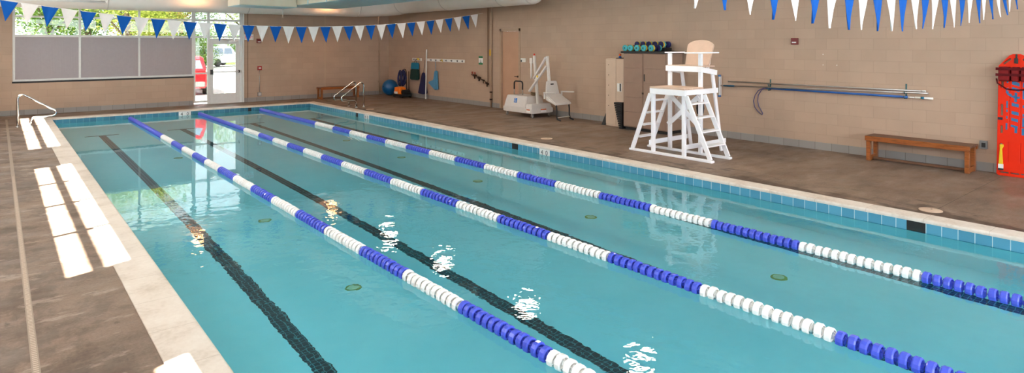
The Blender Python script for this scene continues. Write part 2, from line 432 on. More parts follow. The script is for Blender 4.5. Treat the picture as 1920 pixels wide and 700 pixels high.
# right door
b = MB(); x0 = XR-.02
b.box(x0,XR+.12,DY1-.045,DY1+.03,0,DZ+.04); b.box(x0,XR+.12,DY0-.03,DY0+.045,0,DZ+.04); b.box(x0,XR+.12,DY0-.03,DY1+.03,DZ-.05,DZ+.04)
b.bevel(.004,1); struct(b.build('trim_2', m_pipe))
b = MB(); b.box(XR+.055,XR+.1,DY0+.047,DY1-.047,.01,DZ-.052); d2 = struct(b.build('door_2', m_door))
b = MB(); b.cyl((XR+.055,14.19,1.02),(XR+.0,14.19,1.02),.028); b.bar((XR+.005,14.19,1.02),(XR+.005,14.33,1.02),.018,.018); b.build('door_handle', m_brass, d2)

# ------------------------------------------------------------------ pool
b = MB(); e = .1
W = [(PX0,PY0),(PX1,PY0),(PX1,PY1),(PX0,PY1)]
b.face([(x,y,PZ) for x,y in W])
for i in range(4):
    (xa,ya),(xb,yb) = W[i], W[(i+1)%4]; b.face([(xa,ya,PZ),(xb,yb,PZ),(xb,yb,-.03),(xa,ya,-.03)])
basin = struct(b.build('pool_basin', m_plaster, recalc=False)); basin.cycles.is_caustics_receiver = True
for f in basin.data.polygons: pass
t_ = .006
b = MB(); b.box(PX0,PX0+t_,PY0,PY1,-.185,-.03); b.box(PX1-t_,PX1,PY0,PY1,-.185,-.03)
b.mi = 1; b.box(PX0+t_,PX1-t_,PY1-t_,PY1,-.185,-.03); b.box(PX0+t_,PX1-t_,PY0,PY0+t_,-.185,-.03)
b.build('waterline_tiles', [m_bandY, m_bandX], basin)
for X0 in (2.03,3.85,5.66,7.42):
    m = MB(); z = PZ+.004; m.box(X0-.0765,X0+.0765,-1.0,18.25,PZ-.01,z); m.box(X0-.36,X0+.36,18.25,18.352,PZ-.01,z)
    m.build('lane_line', m_line, basin)
# skimmer mouths and depth markers on the waterline
def skimmer(p0,p1):
    m = MB(); m.box(PX1-.009,PX1-.005,p0,p1,-.165,-.035); s = m.build('skimmer_opening', m_darkp, basin)
    return s
for p0,p1 in ((2.44,2.63),(9.61,9.80),(16.85,17.0)): skimmer(p0,p1)
m = MB(); m.box(6.22,6.32,PY1-.009,PY1-.005,-.15,-.04); m.build('skimmer_opening', m_darkp, basin)
def marker_side(y, txt):
    m = MB(); m.box(PX1-.010,PX1-.005,y-.145,y+.145,-.185,-.032); mk = m.build('depth_marker', m_whitep, basin)
    for dy,ch in ((.07,txt[0]),(-.06,txt[1])):
        text_mb(ch,.13,(PX1-.0105,y+dy,-.105),(0,-1,0),(0,0,1),.001).build('numeral', m_black, mk)
marker_side(8.82,'40'); marker_side(16.3,'40')
m = MB(); m.box(4.21,4.55,PY1-.010,PY1-.005,-.185,-.032); mk = m.build('depth_marker', m_whitep, basin)
for x,ch in ((4.295,'4'),(4.455,'0')): text_mb(ch,.13,(x,PY1-.0105,-.105),(1,0,0),(0,0,1),.001).build('numeral', m_black, mk)
# coping with rounded nose
def coping_ring():
    # profile: (inset from the outer edge toward the water, height)
    w = CX0-PX0
    W_ = PX0-CX0
    nose = [(W_+.012-.03+.03*cos(a), -.025+.033*sin(a)) for a in [pi/2*k/5 for k in range(5,-1,-1)]]
    prof = [(0,-.05),(0,.006),(.004,.009)]+nose+[(W_+.012,-.034),(W_-.01,-.036)]
    bm = MB(); rings = []
    corners = [(CX0,CY0,1,1),(CX1,CY0,-1,1),(CX1,CY1,-1,-1),(CX0,CY1,1,-1)]
    for x,y,sx,sy in corners:
        wx = 1.0 if sx > 0 else (CX1-PX1)/W_; wy = (CY1-PY1)/W_ if sy < 0 else (PY0-CY0)/W_
        rings.append([V((x+sx*p*wx, y+sy*p*wy, z)) for p,z in prof])
    bm.loft(rings, closed=True, smooth=False)
    return struct(bm.build('pool_coping', m_cop))
coping_ring()
# water sheet
b = MB(); b.face([(PX0,PY0,WZ),(PX1,PY0,WZ),(PX1,PY1,WZ),(PX0,PY1,WZ)])
water = b.build('pool_water', m_water, recalc=False)
water.cycles.is_caustics_caster = True
for p_ in water.data.polygons: p_.use_smooth = True
tag(water, 'still turquoise water filling the lap pool', 'water', kind='stuff')
# return inlets on the pool floor
m_inlet = plain('inlet_green', (150,170,84), .5); m_inlet2 = plain('inlet_pale', (196,222,186), .5)
def inlet(x,y,label):
    m = MB(); m.lathe([(.001,0),(.085,0),(.085,.012),(.07,.018),(.001,.018)],20,(x,y,PZ)); m.b.faces.ensure_lookup_table()
    o = m.build('floor_inlet', m_inlet, at=(x,y,PZ)); tag(o,label,'pool inlet','floor inlets in the pool')
    m = MB(); m.lathe([(.001,.018),(.062,.018),(.058,.022),(.001,.022)],20,(x,y,PZ)); m.build('grate', m_inlet2, o)
INLETS = [(2.87,5.97),(2.87,8.70),(2.87,14.02),(6.5,3.28),(6.5,6.0),(6.5,8.65),(6.5,11.28),(6.5,13.9)]

# ------------------------------------------------------------------ lane ropes
BND = [20.35,15.92,14.76,13.8]+[13.8-.88*k for k in range(1,12)]+[3.07,2.0]
while BND[-1] > -2: BND.append(BND[-1]-1.05)
BND[-1] = -2.0
RZ = -.118
def float_bm(m, y, rot):
    """one wave float round a cable along Y"""
    R, n = .060, 14
    def rg(r, yy): return [V((r*cos(2*pi*i/n+rot), yy, r*sin(2*pi*i/n+rot))) for i in range(n)]
    o = V((0,y,0))
    sh = [rg(.053,.026),rg(R,.017),rg(R,-.017),rg(.053,-.026),rg(.045,-.026),rg(.045,.026)]
    m.loft([[p+o for p in r] for r in sh], closed=True, smooth=False)
    m.loft([[p+o for p in rg(r,yy)] for r,yy in ((.016,.038),(.030,.026),(.030,-.026),(.016,-.038))], smooth=False)
    for k in range(4):
        a = rot+k*pi/2+.4; d = V((cos(a),0,sin(a)))
        m.bar(o+d*.02, o+d*.050, .066, .006, up=V((0,1,0)).cross(d))
protos = {}
for c,mat in (('blue',m_fblue),('white',m_fwhite)):
    me = []
    for k in range(3):
        m = MB(); float_bm(m, 0, k*.7); bmesh.ops.recalc_face_normals(m.b, faces=m.b.faces)
        d = bpy.data.meshes.new('float_'+c); m.b.to_mesh(d); m.b.free(); d.materials.append(mat); me.append(d)
    protos[c] = me
def colour_at(y):
    for k in range(len(BND)-1):
        if BND[k] >= y > BND[k+1]: return 'blue' if k % 2 == 0 else 'white'
    return 'blue'
def lane_rope(X, label, ynear):
    root = thing('lane_rope', label, 'lane rope', (X,PY0+.05,RZ), 'lane ropes')
    m = MB(); m.cyl((X,PY0,RZ),(X,PY1,RZ),.005,6); m.build('cable', m_cable, root)
    ys = []
    y = 20.33
    while y > -1.95: ys.append(y); y -= .08
    near = [y for y in ys if y > ynear][::-1][:100]
    rest = [y for y in ys if y not in set(near)]
    random.seed(int(X*10))
    for y in near:
        o = bpy.data.objects.new('float', random.choice(protos[colour_at(y)])); COL.objects.link(o)
        o.parent = root; o.location = V((0,y+random.uniform(-.004,.004),random.uniform(-.004,.004)))-V((0,PY0+.05,0)); o.rotation_euler = (random.uniform(-.06,.06),random.uniform(0,6.28),random.uniform(-.08,.08))
    m = MB()
    for y in rest:
        m.mi = 0 if colour_at(y) == 'blue' else 1
        n0 = len(m.b.verts); float_bm(m, y, random.uniform(0,6.28)); m.b.verts.ensure_lookup_table()
        for v in m.b.verts[n0:]: v.co += V((X,0,RZ))
    o = m.build('float_row', [m_fblue,m_fwhite], root); o['kind'] = 'stuff'
    return root
lane_rope(2.94,'blue and white lane rope nearest the sunlit left pool edge',2.2)
lane_rope(4.76,'blue and white lane rope along the middle of the pool',1.5)
lane_rope(6.58,'blue and white lane rope nearest the lifeguard chair side',.9)

# ------------------------------------------------------------------ deck fittings
b = MB(); b.box(.165,.21,YN,21.0,-.02,.003)
k = b.build('trench_drain', plain('drain_channel', (150,134,118), .5)); tag(k,'long narrow slot drain running along the left deck','drain')
m = MB(); y = 2.0
while y < 12: m.box(.173,.202,y,y+.012,.0031,.0042); y += .03
m.build('grate_slots', plain('drain_slots',(196,178,160),.5), k)
m_disc = plain('deck_plate', (196,172,150), .5)
for (x,y),l in zip([(8.80,2.55),(9.06,9.62),(8.87,17.3)],['round beige deck cover beside the nearest skimmer','round beige deck cover left of the lifeguard chair','round beige deck cover near the far pool ladder']):
    m = MB(); m.lathe([(.001,0),(.125,0),(.125,.004),(.115,.007),(.001,.007)],28,(x,y,0)); o = m.build('deck_cover', m_disc, at=(x,y,0)); tag(o,l,'skimmer lid','skimmer lids on the deck')
    m = MB(); m.cyl((x+.04,y,.007),(x+.04,y,.0085),.012,10); m.build('finger_hole', m_darkp, o)

# figure four grab rails
def grab_rail(x, y, sx, label, group=None):
    """sx: +1 when the water lies toward -X"""
    root = thing('grab_rail', label, 'hand rail', (x,y,0), group)
    P = lambda u,z: V((x-sx*u, y, z))
    pts = [P(0,0),P(0,.66)]
    pts += [P(.09-.09*cos(a), .68+.1*sin(a)) for a in [RAD(d) for d in range(15,121,15)]]
    pts += [P(.68,.40)]
    pts += [P(.68+.075*sin(a)-.0, .315+.085*cos(a)) for a in [RAD(d) for d in range(25,176,25)]]
    pts += [P(.55,.222),P(.36,.222)]
    pts += [P(.36-.11*sin(a), .112+.11*cos(a)) for a in [RAD(d) for d in range(15,91,15)]]
    pts += [P(.25,0)]
    m = MB(); m.tube(pts,.023,14); m.build('rail_tube', m_steel, root)
    for u in (0,.25):
        m = MB(); m.lathe([(.024,0),(.052,0),(.050,.012),(.024,.022)],18,P(u,0)); m.build('escutcheon', m_steel, root)
    return root
grab_rail(9.02,18.02,1,'polished steel grab rail of the ladder, the nearer of the pair','ladder rails at the far right corner')
grab_rail(9.0,18.52,1,'polished steel grab rail of the ladder, the farther of the pair','ladder rails at the far right corner')
grab_rail(.38,19.0,-1,'single steel grab rail at the far left pool corner')

# ------------------------------------------------------------------ lifeguard chair
def lifeguard_chair():
    R = thing('lifeguard_chair','tall white wooden lifeguard chair with ladders on both sides','lifeguard chair',(9.9,6.75,0))
    XA, XB, XC = 9.40, 9.91, 10.42; YA, YB = 7.11, 6.45; ZP = 1.215
    def bd(name, *bars, mat=m_white):
        m = MB()
        for p,q,w,h in bars[0:]: m.bar(p,q,w,h)
        m.bevel(.006,1); return m.build(name, mat, R)
    for X in (XA-.02, XB+.02):
        m = MB(); m.box(X-.045,X+.045,5.86,7.63,0,.04); m.bevel(.008,2); m.build('runner', m_white, R)
    def post(x,y,z0,z1,name='leg'):
        m = MB(); m.box(x-.03,x+.03,y-.034,y+.034,z0,z1); m.bevel(.006,1); m.build(name, m_white, R)
    post(XA,YA,.035,ZP-.01); post(XA,YB,.035,ZP-.01); post(XB,YA,.035,1.84); post(XB,YB,.035,1.84)
    for y in (YA,YB):   # slanted back legs
        m = MB(); s = .045
        m.hull8([(10.56,y-.018,0),(10.64,y-.018,0),(10.64,y+.018,0),(10.56,y+.018,0)], [(10.24,y-.018,1.53),(10.32,y-.018,1.53),(10.32,y+.018,1.53),(10.24,y+.018,1.53)]); m.bevel(.005,1); m.build('back_leg', m_white, R)
    # platform and its rails
    m = MB(); n = 4
    for k in range(n):
        a = XA-.06+k*(XB-XA+.10)/n; m.box(a,a+(XB-XA+.10)/n-.006,YB-.04,YA+.04,ZP-.012,ZP+.018)
    m.bevel(.004,1); m.build('platform', m_tan, R)
    m = MB()
    m.box(XA-.062,XA-.031,YB-.06,YA+.04,ZP-.115,ZP-.0125); m.box(XA-.031,XC-.03,YB-.062,YB-.035,ZP-.105,ZP-.0125); m.box(XA-.031,XC-.03,YA+.035,YA+.062,ZP-.105,ZP-.0125)
    m.bevel(.005,1); m.build('platform_rail', m_white, R)
    # seat
    ZS = 1.61
    m = MB()
    for k in range(3):
        a = XB-.05+k*.155; m.box(a,a+.148,YB-.04,YA+.04,ZS-.02,ZS+.012)
    m.bevel(.005,1); m.build('seat', m_tan, R)
    m = MB(); m.box(XB-.06,XB-.031,YB-.06,YA+.06,ZS-.105,ZS-.0) ; [m.bar((XB-.031,y,ZS-.058),(XC-.06,y,ZS-.125),.025,.095) for y in (YB-.048,YA+.048)]
    m.bevel(.005,1); m.build('seat_rail', m_white, R)
    # arm rests
    for a,c,x0 in ((YB-.1,YB+.13,9.58),(YA-.03,YA+.11,9.88)):
        m = MB(); m.box(x0,10.37,a,c,1.846,1.868); m.bevel(.008,2); m.build('armrest', m_white, R)
    # rounded backrest, leaning back
    ym, w0, w1 = (YA+YB)/2+.03, .255, .285
    prof = [(-w0,0),(w0,0),(w1,.38)]+[(w1*cos(a), .38+.12*sin(a)) for a in [pi*k/16 for k in range(1,16)]]+[(-w1,.38)]
    tilt = V((.16,0,.49)).normalized(); nrm = V((.49,0,-.16)).normalized()
    pp = [V((10.33,ym,ZS))+V((0,1,0))*u+tilt*z*1.02 for u,z in prof]
    m = MB(); m.prism(pp, nrm*.03); m.bevel(.004,1); m.build('backrest', m_tan, R)
    for dy in (-.2,.2):
        m = MB(); p0 = V((10.365,ym+dy,ZS-.12)); m.bar(p0,p0+tilt*.5,.06,.02,up=(1,0,0)); m.build('back_batten', m_white, R)
    # cross brace and lower rails
    m = MB(); m.bar((XB-.045,YA,1.08),(XB-.045,YB,.52),.085,.018,up=(1,0,0)); m.b.verts.ensure_lookup_table(); m.build('brace', m_white, R)
    m = MB(); m.bar((XB-.065,YA,.50),(XB-.065,YB,1.06),.085,.018,up=(1,0,0)); m.build('brace', m_white, R)
    for y in (YA+.048,YB-.048):
        m = MB(); m.bar((XA-.06,y,.20),(10.66,y,.20),.022,.085); m.bevel(.004,1); m.build('lower_rail', m_white, R)
    # ladders at both ends
    for s,yp,yb in ((1,YA+.055,7.58),(-1,YB-.055,5.92)):
        for X in (XA-.015,XB+.03):
            m = MB(); t = V((X,yp,ZP-.12)); q = V((X,yb,.04)); m.bar(q,t,.032,.082,up=(0,s,0)); m.bevel(.004,1); m.build('ladder_stringer', m_white, R)
        for k in range(4):
            z = .26+k*.235; f = (z-.04)/(ZP-.16); y = yb+(yp-yb)*f
            m = MB(); m.box(XA+.01,XB+.005,y-.07,y+.07,z-.012,z+.012); m.bevel(.004,1); m.build('step', [m_white], R)
    return R
lifeguard_chair()
# gear hung under the platform
m = MB(); rr = random.Random(3)
prof = [(.03,1.07),(.09,1.0),(.13,.85),(.14,.7),(.11,.6),(.02,.57)]
m.lathe(prof,16,(10.12,6.98,0)); 
for v in m.b.verts: v.co += V((rr.uniform(-.012,.012),rr.uniform(-.012,.012),0))
o = m.build('net_bag', plain('pale_net',(206,196,188),.9,0,.2,40)); tag(o,'pale net bag hung under the lifeguard chair platform','bag')
m = MB(); m.lathe([(.02,.98),(.06,.93),(.075,.82),(.06,.72),(.02,.68)],14,(10.16,6.62,0)); o = m.build('rescue_pouch', plain('black_nylon',(16,16,28),.7)); tag(o,'black pouch on a strap under the lifeguard chair platform','pouch')
m = MB(); m.tube([(10.16,6.64,.97),(10.15,6.70,1.06),(10.15,6.72,1.195),(10.17,6.66,1.195),(10.17,6.60,1.05),(10.16,6.61,.97)],.012,8); m.build('strap', m_black, o)

# ------------------------------------------------------------------ benches
def bench(label, loc):
    R = thing('bench', label, 'bench', loc); x,y,z = loc; L, D, H = 1.5, .38, .43
    m = MB()
    for k in range(4):
        a = x-D/2+k*D/4; m.box(a,a+D/4-.004,y-L/2,y+L/2,H-.035,H)
    m.bevel(.004,1); m.build('seat', m_benchtop, R)
    m = MB(); m.box(x-D/2-.02,x-D/2-.0,y-L/2,y+L/2,H-.085,H-.002); m.box(x+D/2,x+D/2+.02,y-L/2,y+L/2,H-.085,H-.002); m.bevel(.003,1); m.build('apron', m_bench, R)
    for sy in (-1,1):
        for sx in (-1,1):
            cx, cy = x+sx*(D/2-.035), y+sy*(L/2-.045)
            m = MB(); m.box(cx-.035,cx+.035,cy-.03,cy+.03,0,H-.0355); m.bevel(.004,1); m.build('leg', m_bench, R)
        m = MB(); cy = y+sy*(L/2-.045); m.box(x-D/2+.0705,x+D/2-.0705,cy-.02,cy+.02,.005,.085); m.bevel(.003,1); m.build('side_rail', m_bench, R)
    m = MB(); m.box(x-.03,x+.03,y-L/2+.066,y+L/2-.066,.012,.05); m.bevel(.003,1); m.build('stretcher', m_benchtop, R)
    return R
bn = bench('low varnished wooden bench between the wall poles and the red spine board',(11.88,3.61,0))
bf = copy_tree(bn); bf.location = (9.76,21.55,0); bf.rotation_euler = (0,0,-pi/2)
bf['label'] = 'low wooden bench against the far wall behind the ladder rails'

# ------------------------------------------------------------------ cabinets and what stands on them
def cabinet():
    R = thing('storage_cabinet','large taupe resin storage cabinet with black lid behind the lifeguard chair','cabinet',(11.75,8.92,0))
    x0,x1,y0,y1 = 11.45,12.06,8.31,9.53
    m = MB(); m.box(x0+.02,x1,y0,y1,.07,1.80); m.bevel(.006,1); m.build('body', m_taupe, R)
    m = MB(); m.box(x0+.05,x1-.03,y0+.03,y1-.03,0,.07); m.build('base', m_darkp, R)
    m = MB(); m.box(x0-.04,x1+.05,y0-.05,y1+.05,1.80,1.845); m.bevel(.01,2); m.build('lid', m_darkp, R)
    for a,c in ((y0+.01,8.945),(8.955,y1-.01)):
        m = MB(); zs = [.09,.43,.77,1.11,1.45,1.79]
        m.box(x0+.006,x0+.02,a,c,.09,1.79)
        for z0,z1 in zip(zs,zs[1:]): m.box(x0-.004,x0+.006,a+.012,c-.012,z0+.006,z1-.006)
        m.bevel(.002,1); d = m.build('door', m_taupe, R)
        y = 8.955+.03 if a > 8.9 else 8.945-.04
        if a < 8.9:
            m = MB(); m.box(x0-.018,x0-.0035,y-.012,y+.012,1.16,1.32); m.bevel(.004,1); m.build('handle', m_darkp, d)
    m = MB(); m.box(x0-.016,x0-.004,8.93,8.97,.86,.9); m.build('latch', m_brass, R)
cabinet()
def narrow_cabinet():
    R = thing('utility_cabinet','narrow cream utility cabinet left of the large taupe cabinet','cabinet',(11.88,9.98,0))
    x0,x1,y0,y1 = 11.66,12.08,9.68,10.26
    m = MB(); m.box(x0+.015,x1,y0,y1,.0,1.655); m.bevel(.008,2); m.build('body', m_cream, R)
    for a,c in ((y0+.008,9.92),(9.93,y1-.008)):
        m = MB(); m.box(x0,x0+.015,a,c,.05,1.64)
        m.bevel(.004,1); d = m.build('door', m_cream, R)
        if a > 9.9:
            for z in (.5,.75,1.0,1.25,1.5):
                m = MB(); m.cyl((x0-.001,a+.23,z),(x0+.004,a+.23,z),.012,10); m.build('vent_hole', m_darkp, d)
        else:
            m = MB(); m.box(x0-.006,x0,a+.06,a+.2,.86,1.06); m.bevel(.003,1); pl = m.build('handle_plate', m_whitep, d)
            m = MB(); m.box(x0-.018,x0-.0065,a+.08,a+.115,.87,1.05); m.bevel(.004,1); m.build('handle', m_darkp, pl)
narrow_cabinet()
m = MB(); m.box(11.72,12.0,9.70,9.98,1.656,1.672); m.bevel(.005,1); o = m.build('tray', m_darkp); tag(o,'flat black tray on top of the narrow cream cabinet','tray')
o = thing('dive_toy','small orange and blue dive toy on the black tray','toy',(11.78,9.9,1.672))
m = MB(); m.lathe([(.001,0),(.035,0),(.035,.03),(.02,.045),(.001,.045)],14,(11.78,9.9,1.672)); m.build('base', plain('toy_blue',(20,80,170),.5), o)
m = MB(); m.sphere((11.78,9.9,1.745),.03,8); m.build('head', plain('toy_orange',(226,90,30),.5), o)
# aquatic dumbbells
m_dt = plain('foam_teal',(70,168,176),.8); m_dy = plain('foam_yellow',(226,196,60),.8); m_dn = plain('foam_navy',(26,30,82),.8)
def dumbbell(x,y,z,front,label,yaw=0):
    R = thing('water_dumbbell',label,'dumbbell',(x,y,z),'foam dumbbells on the storage cabinet')
    d = V((-cos(yaw),sin(yaw),0)); c = V((x,y,z+.0735))
    order = (m_dt,m_dy,m_dn) if front else (m_dn,m_dy,m_dt)
    m = MB(); m.cyl(c-d*.16,c+d*.16,.016,10); m.build('grip', m_black, R)
    def disc(p,mat,w=.042):
        m = MB(); m.lathe([(.017,-w/2),(.064,-w/2),(.073,-w/4),(.073,w/4),(.064,w/2),(.017,w/2)],18,p,d); m.build('foam_disc', mat, R)
    for k in range(3): disc(c+d*(.13-.044*k),order[k])
    disc(c-d*.09,m_dn); disc(c-d*.134,order[0])
for k,y in enumerate((9.48,9.32,9.12,8.92,8.71)):
    dumbbell(11.575+(.0,.006,.004,.0,.006)[k],y,1.845,True,['front-row teal foam dumbbell at the left end of the cabinet lid','front-row teal foam dumbbell second from the left end of the lid','front-row teal foam dumbbell in the middle of the row','front-row teal foam dumbbell second from the lifeguard chair','front-row teal foam dumbbell nearest the lifeguard chair'][k],.06*(k-2))
m = MB(); m.box(11.76,12.04,8.58,9.48,1.846,1.925); m.bevel(.012,2); o = m.build('kickboard_stack', m_darkp); tag(o,'black foam slab under the back row of dumbbells','foam slab')
for k,y in enumerate((9.37,9.20,9.03,8.86,8.69)):
    dumbbell(11.905,y,1.926,False,['back-row navy foam dumbbell farthest from the lifeguard chair','back-row navy foam dumbbell second from the left','back-row navy foam dumbbell in the middle of the row','back-row navy foam dumbbell second from the right','back-row navy foam dumbbell nearest the lifeguard chair'][k],.05)
m = MB(); m.lathe([(.001,0),(.03,0),(.03,.02),(.018,.035),(.018,.09),(.001,.09)],14,(11.53,8.815,1.845)); o = m.build('water_toy', plain('toy_amber',(232,150,24),.5)); tag(o,'small amber toy between two front-row dumbbells','toy')
m = MB(); m.sphere((11.56,9.02,1.872),.026,8); o = m.build('dive_ball', plain('toy_red',(206,64,40),.5)); tag(o,'small red ball between two front-row dumbbells','ball')
# ribbed black mat leaning on the big cabinet
m = MB(); n = 12
for k in range(n):
    z0, z1 = k*.052, (k+1)*.052-.010; w = .05+.17*(k+1)/n
    m.box(11.44,11.60,9.585,9.585+w,z0,z1)
m.box(11.45,11.59,9.56,9.60,0,.624); o = m.build('ribbed_mat', m_black); tag(o,'folded ribbed black mat standing beside the taupe cabinet','mat')
m = MB(); m.hull8([(11.66,10.29,0),(11.86,10.29,0),(11.86,10.40,0),(11.66,10.40,0)],[(11.78,10.28,.42),(11.84,10.28,.42),(11.84,10.30,.42),(11.78,10.30,.42)]); m.bevel(.006,1)
o = m.build('swim_fin', m_black); tag(o,'black swim fin leaning on the narrow cream cabinet','swim fin')

# ------------------------------------------------------------------ pool lift
def pool_lift():
    R = thing('pool_lift','portable white and grey pool lift with seat in front of the door','pool lift',(11.5,12.8,0))
    def P(x,y,z): return V((x,y,z))
    # chassis
    m = MB(); m.box(11.14,11.93,12.40,13.63,.12,.26); m.bevel(.015,2); m.build('chassis', m_grey, R)
    m = MB(); m.hull8([P(11.16,12.69,.26),P(11.86,12.69,.26),P(11.86,13.61,.26),P(11.16,13.61,.26)],[P(11.22,12.70,.57),P(11.80,12.70,.57),P(11.80,13.54,.57),P(11.22,13.54,.57)]); m.bevel(.014,2); cov = m.build('battery_cover', m_grey, R)
    m = MB(); m.hull8([P(11.16,12.42,.26),P(11.91,12.42,.26),P(11.91,12.69,.26),P(11.16,12.69,.26)],[P(11.19,12.45,.37),P(11.88,12.45,.37),P(11.88,12.69,.37),P(11.19,12.69,.37)]); m.bevel(.012,2); m.build('mast_cover', m_grey, R)
    # blue access symbol on its side
    m = MB(); m.bar((11.183,13.14,.375),(11.206,13.14,.50),.12,.008,up=(1,0,0)); lb = m.build('access_sign', plain('sign_blue',(24,110,190),.4), cov)
    n_ = V((-.98,0,.2)).normalized()
    m = MB(); c = V((11.178,13.14,.42)); m.tube([c+V((0,.024*cos(a),.024*sin(a))) for a in [RAD(d) for d in range(150,401,25)]],.004,6)
    m.tube([c+V((.008,.006,.055)),c+V((.004,.008,.02)),c+V((.002,-.018,.015)),c+V((.0,-.028,-.02))],.005,6); m.sphere((11.190,13.148,.487),.009,6); m.build('wheelchair_mark', m_whitep, lb)
    for y,x in ((12.54,11.134),):
        m = MB(); m.box(x-.004,x+.01,y-.07,y+.07,.15,.24); w = m.build('warning_label', m_whitep, R)
        m = MB(); m.box(x-.006,x-.0042,y-.068,y+.068,.208,.238); m.build('label_band', plain('label_orange',(200,96,40),.5), w)
    m = MB(); m.box(11.45,11.66,12.392,12.404,.15,.24); w = m.build('warning_label', m_whitep, R)
    m = MB(); m.box(11.452,11.658,12.389,12.3915,.205,.238); m.build('label_band', plain('label_orange',(200,96,40),.5), w)
    # wheels
    for x,y in ((11.22,13.54),(11.22,12.48),(11.84,13.54),(11.84,12.48)):
        m = MB(); m.lathe([(.012,-.018),(.05,-.018),(.056,-.01),(.056,.01),(.05,.018),(.012,.018)],20,(x,y,.056),(1,0,.0)); w = m.build('wheel', plain('caster_grey',(120,118,116),.5), R)
        m = MB(); m.box(x-.028,x-.02,y-.02,y+.02,.04,.131); m.box(x+.02,x+.028,y-.02,y+.02,.04,.131); m.cyl((x-.028,y,.056),(x+.028,y,.056),.008,8); m.build('fork', m_alur, w)
    # push handle
    hy0,hy1,hx = 13.50,13.14,11.45
    pts = [P(hx,hy0,.55),P(hx,hy0,.86)]+arc((hx,hy0-.07,.88),.07,0,pi/2,5,(0,1,0),(0,0,1))+arc((hx,hy1+.07,.88),.07,pi/2,pi,5,(0,1,0),(0,0,1))+[P(hx,hy1,.86),P(hx,hy1,.55)]
    m = MB(); m.tube([pts[0],P(hx,hy0,.82)],.014,8); m.tube([P(hx,hy1,.82),P(hx,hy1,.55)],.014,8); h = m.build('push_handle', m_alur, R)
    m = MB(); m.tube([P(hx,hy0,.72)]+pts[1:-1]+[P(hx,hy1,.72)],.02,8); m.build('grip', m_black, h)
    # mast
    m = MB(); m.bar((11.5,12.56,.36),(11.46,12.66,1.69),.07,.07,up=(1,0,0)); m.bevel(.01,2); ms = m.build('mast', m_liftm, R)
    m = MB(); m.lathe([(.001,0),(.022,0),(.026,.02),(.02,.05),(.001,.055)],12,(11.46,12.66,1.69)); m.build('stop_button', plain('button_red',(196,50,24),.4), ms)
    m = MB(); m.box(11.43,11.48,12.76,12.80,1.05,1.62); m.box(11.42,11.49,12.72,12.82,1.47,1.62); m.bevel(.008,1); m.build('control_box', m_liftm, R)
    # arms
    m = MB(); m.bar((11.40,12.80,.70),(11.40,12.10,1.42),.05,.075,up=(1,0,0)); m.bevel(.008,1); m.build('lower_arm', m_liftm, R)
    m = MB(); m.bar((11.40,12.62,1.06),(11.40,12.14,1.64),.05,.07,up=(1,0,0)); m.bevel(.008,1); m.build('upper_arm', m_liftm, R)
    m = MB(); m.bar((11.37,12.52,1.02),(11.37,12.34,1.20),.03,.035,up=(1,0,0)); m.bar((11.38,12.52,.97),(11.38,12.47,1.14),.03,.03); m.mi = 1; m.cyl((11.365,12.42,1.13),(11.34,12.42,1.13),.03,12); m.build('actuator', [m_liftm,m_dy], R)
    m = MB(); m.bar((11.46,12.14,1.68),(11.46,12.07,1.0),.06,.075,up=(1,0,0)); m.bevel(.008,1); m.build('hanger_arm', m_liftm, R)
    # seat
    m = MB(); m.hull8([P(11.26,11.98,.58),P(11.80,11.98,.58),P(11.80,12.03,.58),P(11.26,12.03,.58)],[P(11.33,12.02,1.02),P(11.71,12.02,1.02),P(11.71,12.07,1.02),P(11.33,12.07,1.02)]); m.bevel(.02,2); bk = m.build('backrest', m_grey, R)
    m = MB(); m.box(11.46,11.56,11.996,12.02,.92,.95); m.build('badge', m_darkp, bk)
    m = MB(); m.hull8([P(11.24,11.60,.40),P(11.84,11.60,.40),P(11.82,12.00,.52),P(11.25,12.00,.52)],[P(11.24,11.60,.46),P(11.84,11.60,.46),P(11.80,12.00,.68),P(11.27,12.00,.68)]); m.bevel(.02,2); m.build('seat', m_grey, R)
    for x,s in ((11.22,-1),(11.86,1)):
        m = MB(); m.bar((x,12.02,.72),(x+.02*s,11.56,.735),.05,.032); m.bevel(.008,1); m.build('armrest', m_liftm, R)
        m = MB(); m.bar((x,12.0,.55),(x,12.0,.71),.03,.03); m.build('armrest_bracket', m_liftm, R)
    for x in (11.30,11.77):
        m = MB(); m.tube([P(x,11.64,.43),P(x,11.62,.3),P(x,11.62,.14),P(x,11.59,.04),P(x,11.47,.02)],.02,8); m.build('footrest_leg', m_black, R)
    m = MB(); m.tube([P(11.3,11.60,.09),P(11.77,11.60,.09)],.01,8); m.build('footrest_bar', m_liftm, R)
pool_lift()
m = MB()
for k in range(3):
    m.tube([V((11.62+.11*cos(a),12.82+.09*sin(a),.588+.028*k+.01*sin(3*a+k))) for a in [2*pi*i/18 for i in range(18)]],.014,8,closed=True)
o = m.build('coiled_strap', plain('tan_strap',(120,98,70),.8)); tag(o,'coiled tan strap lying on the pool lift cart','strap')

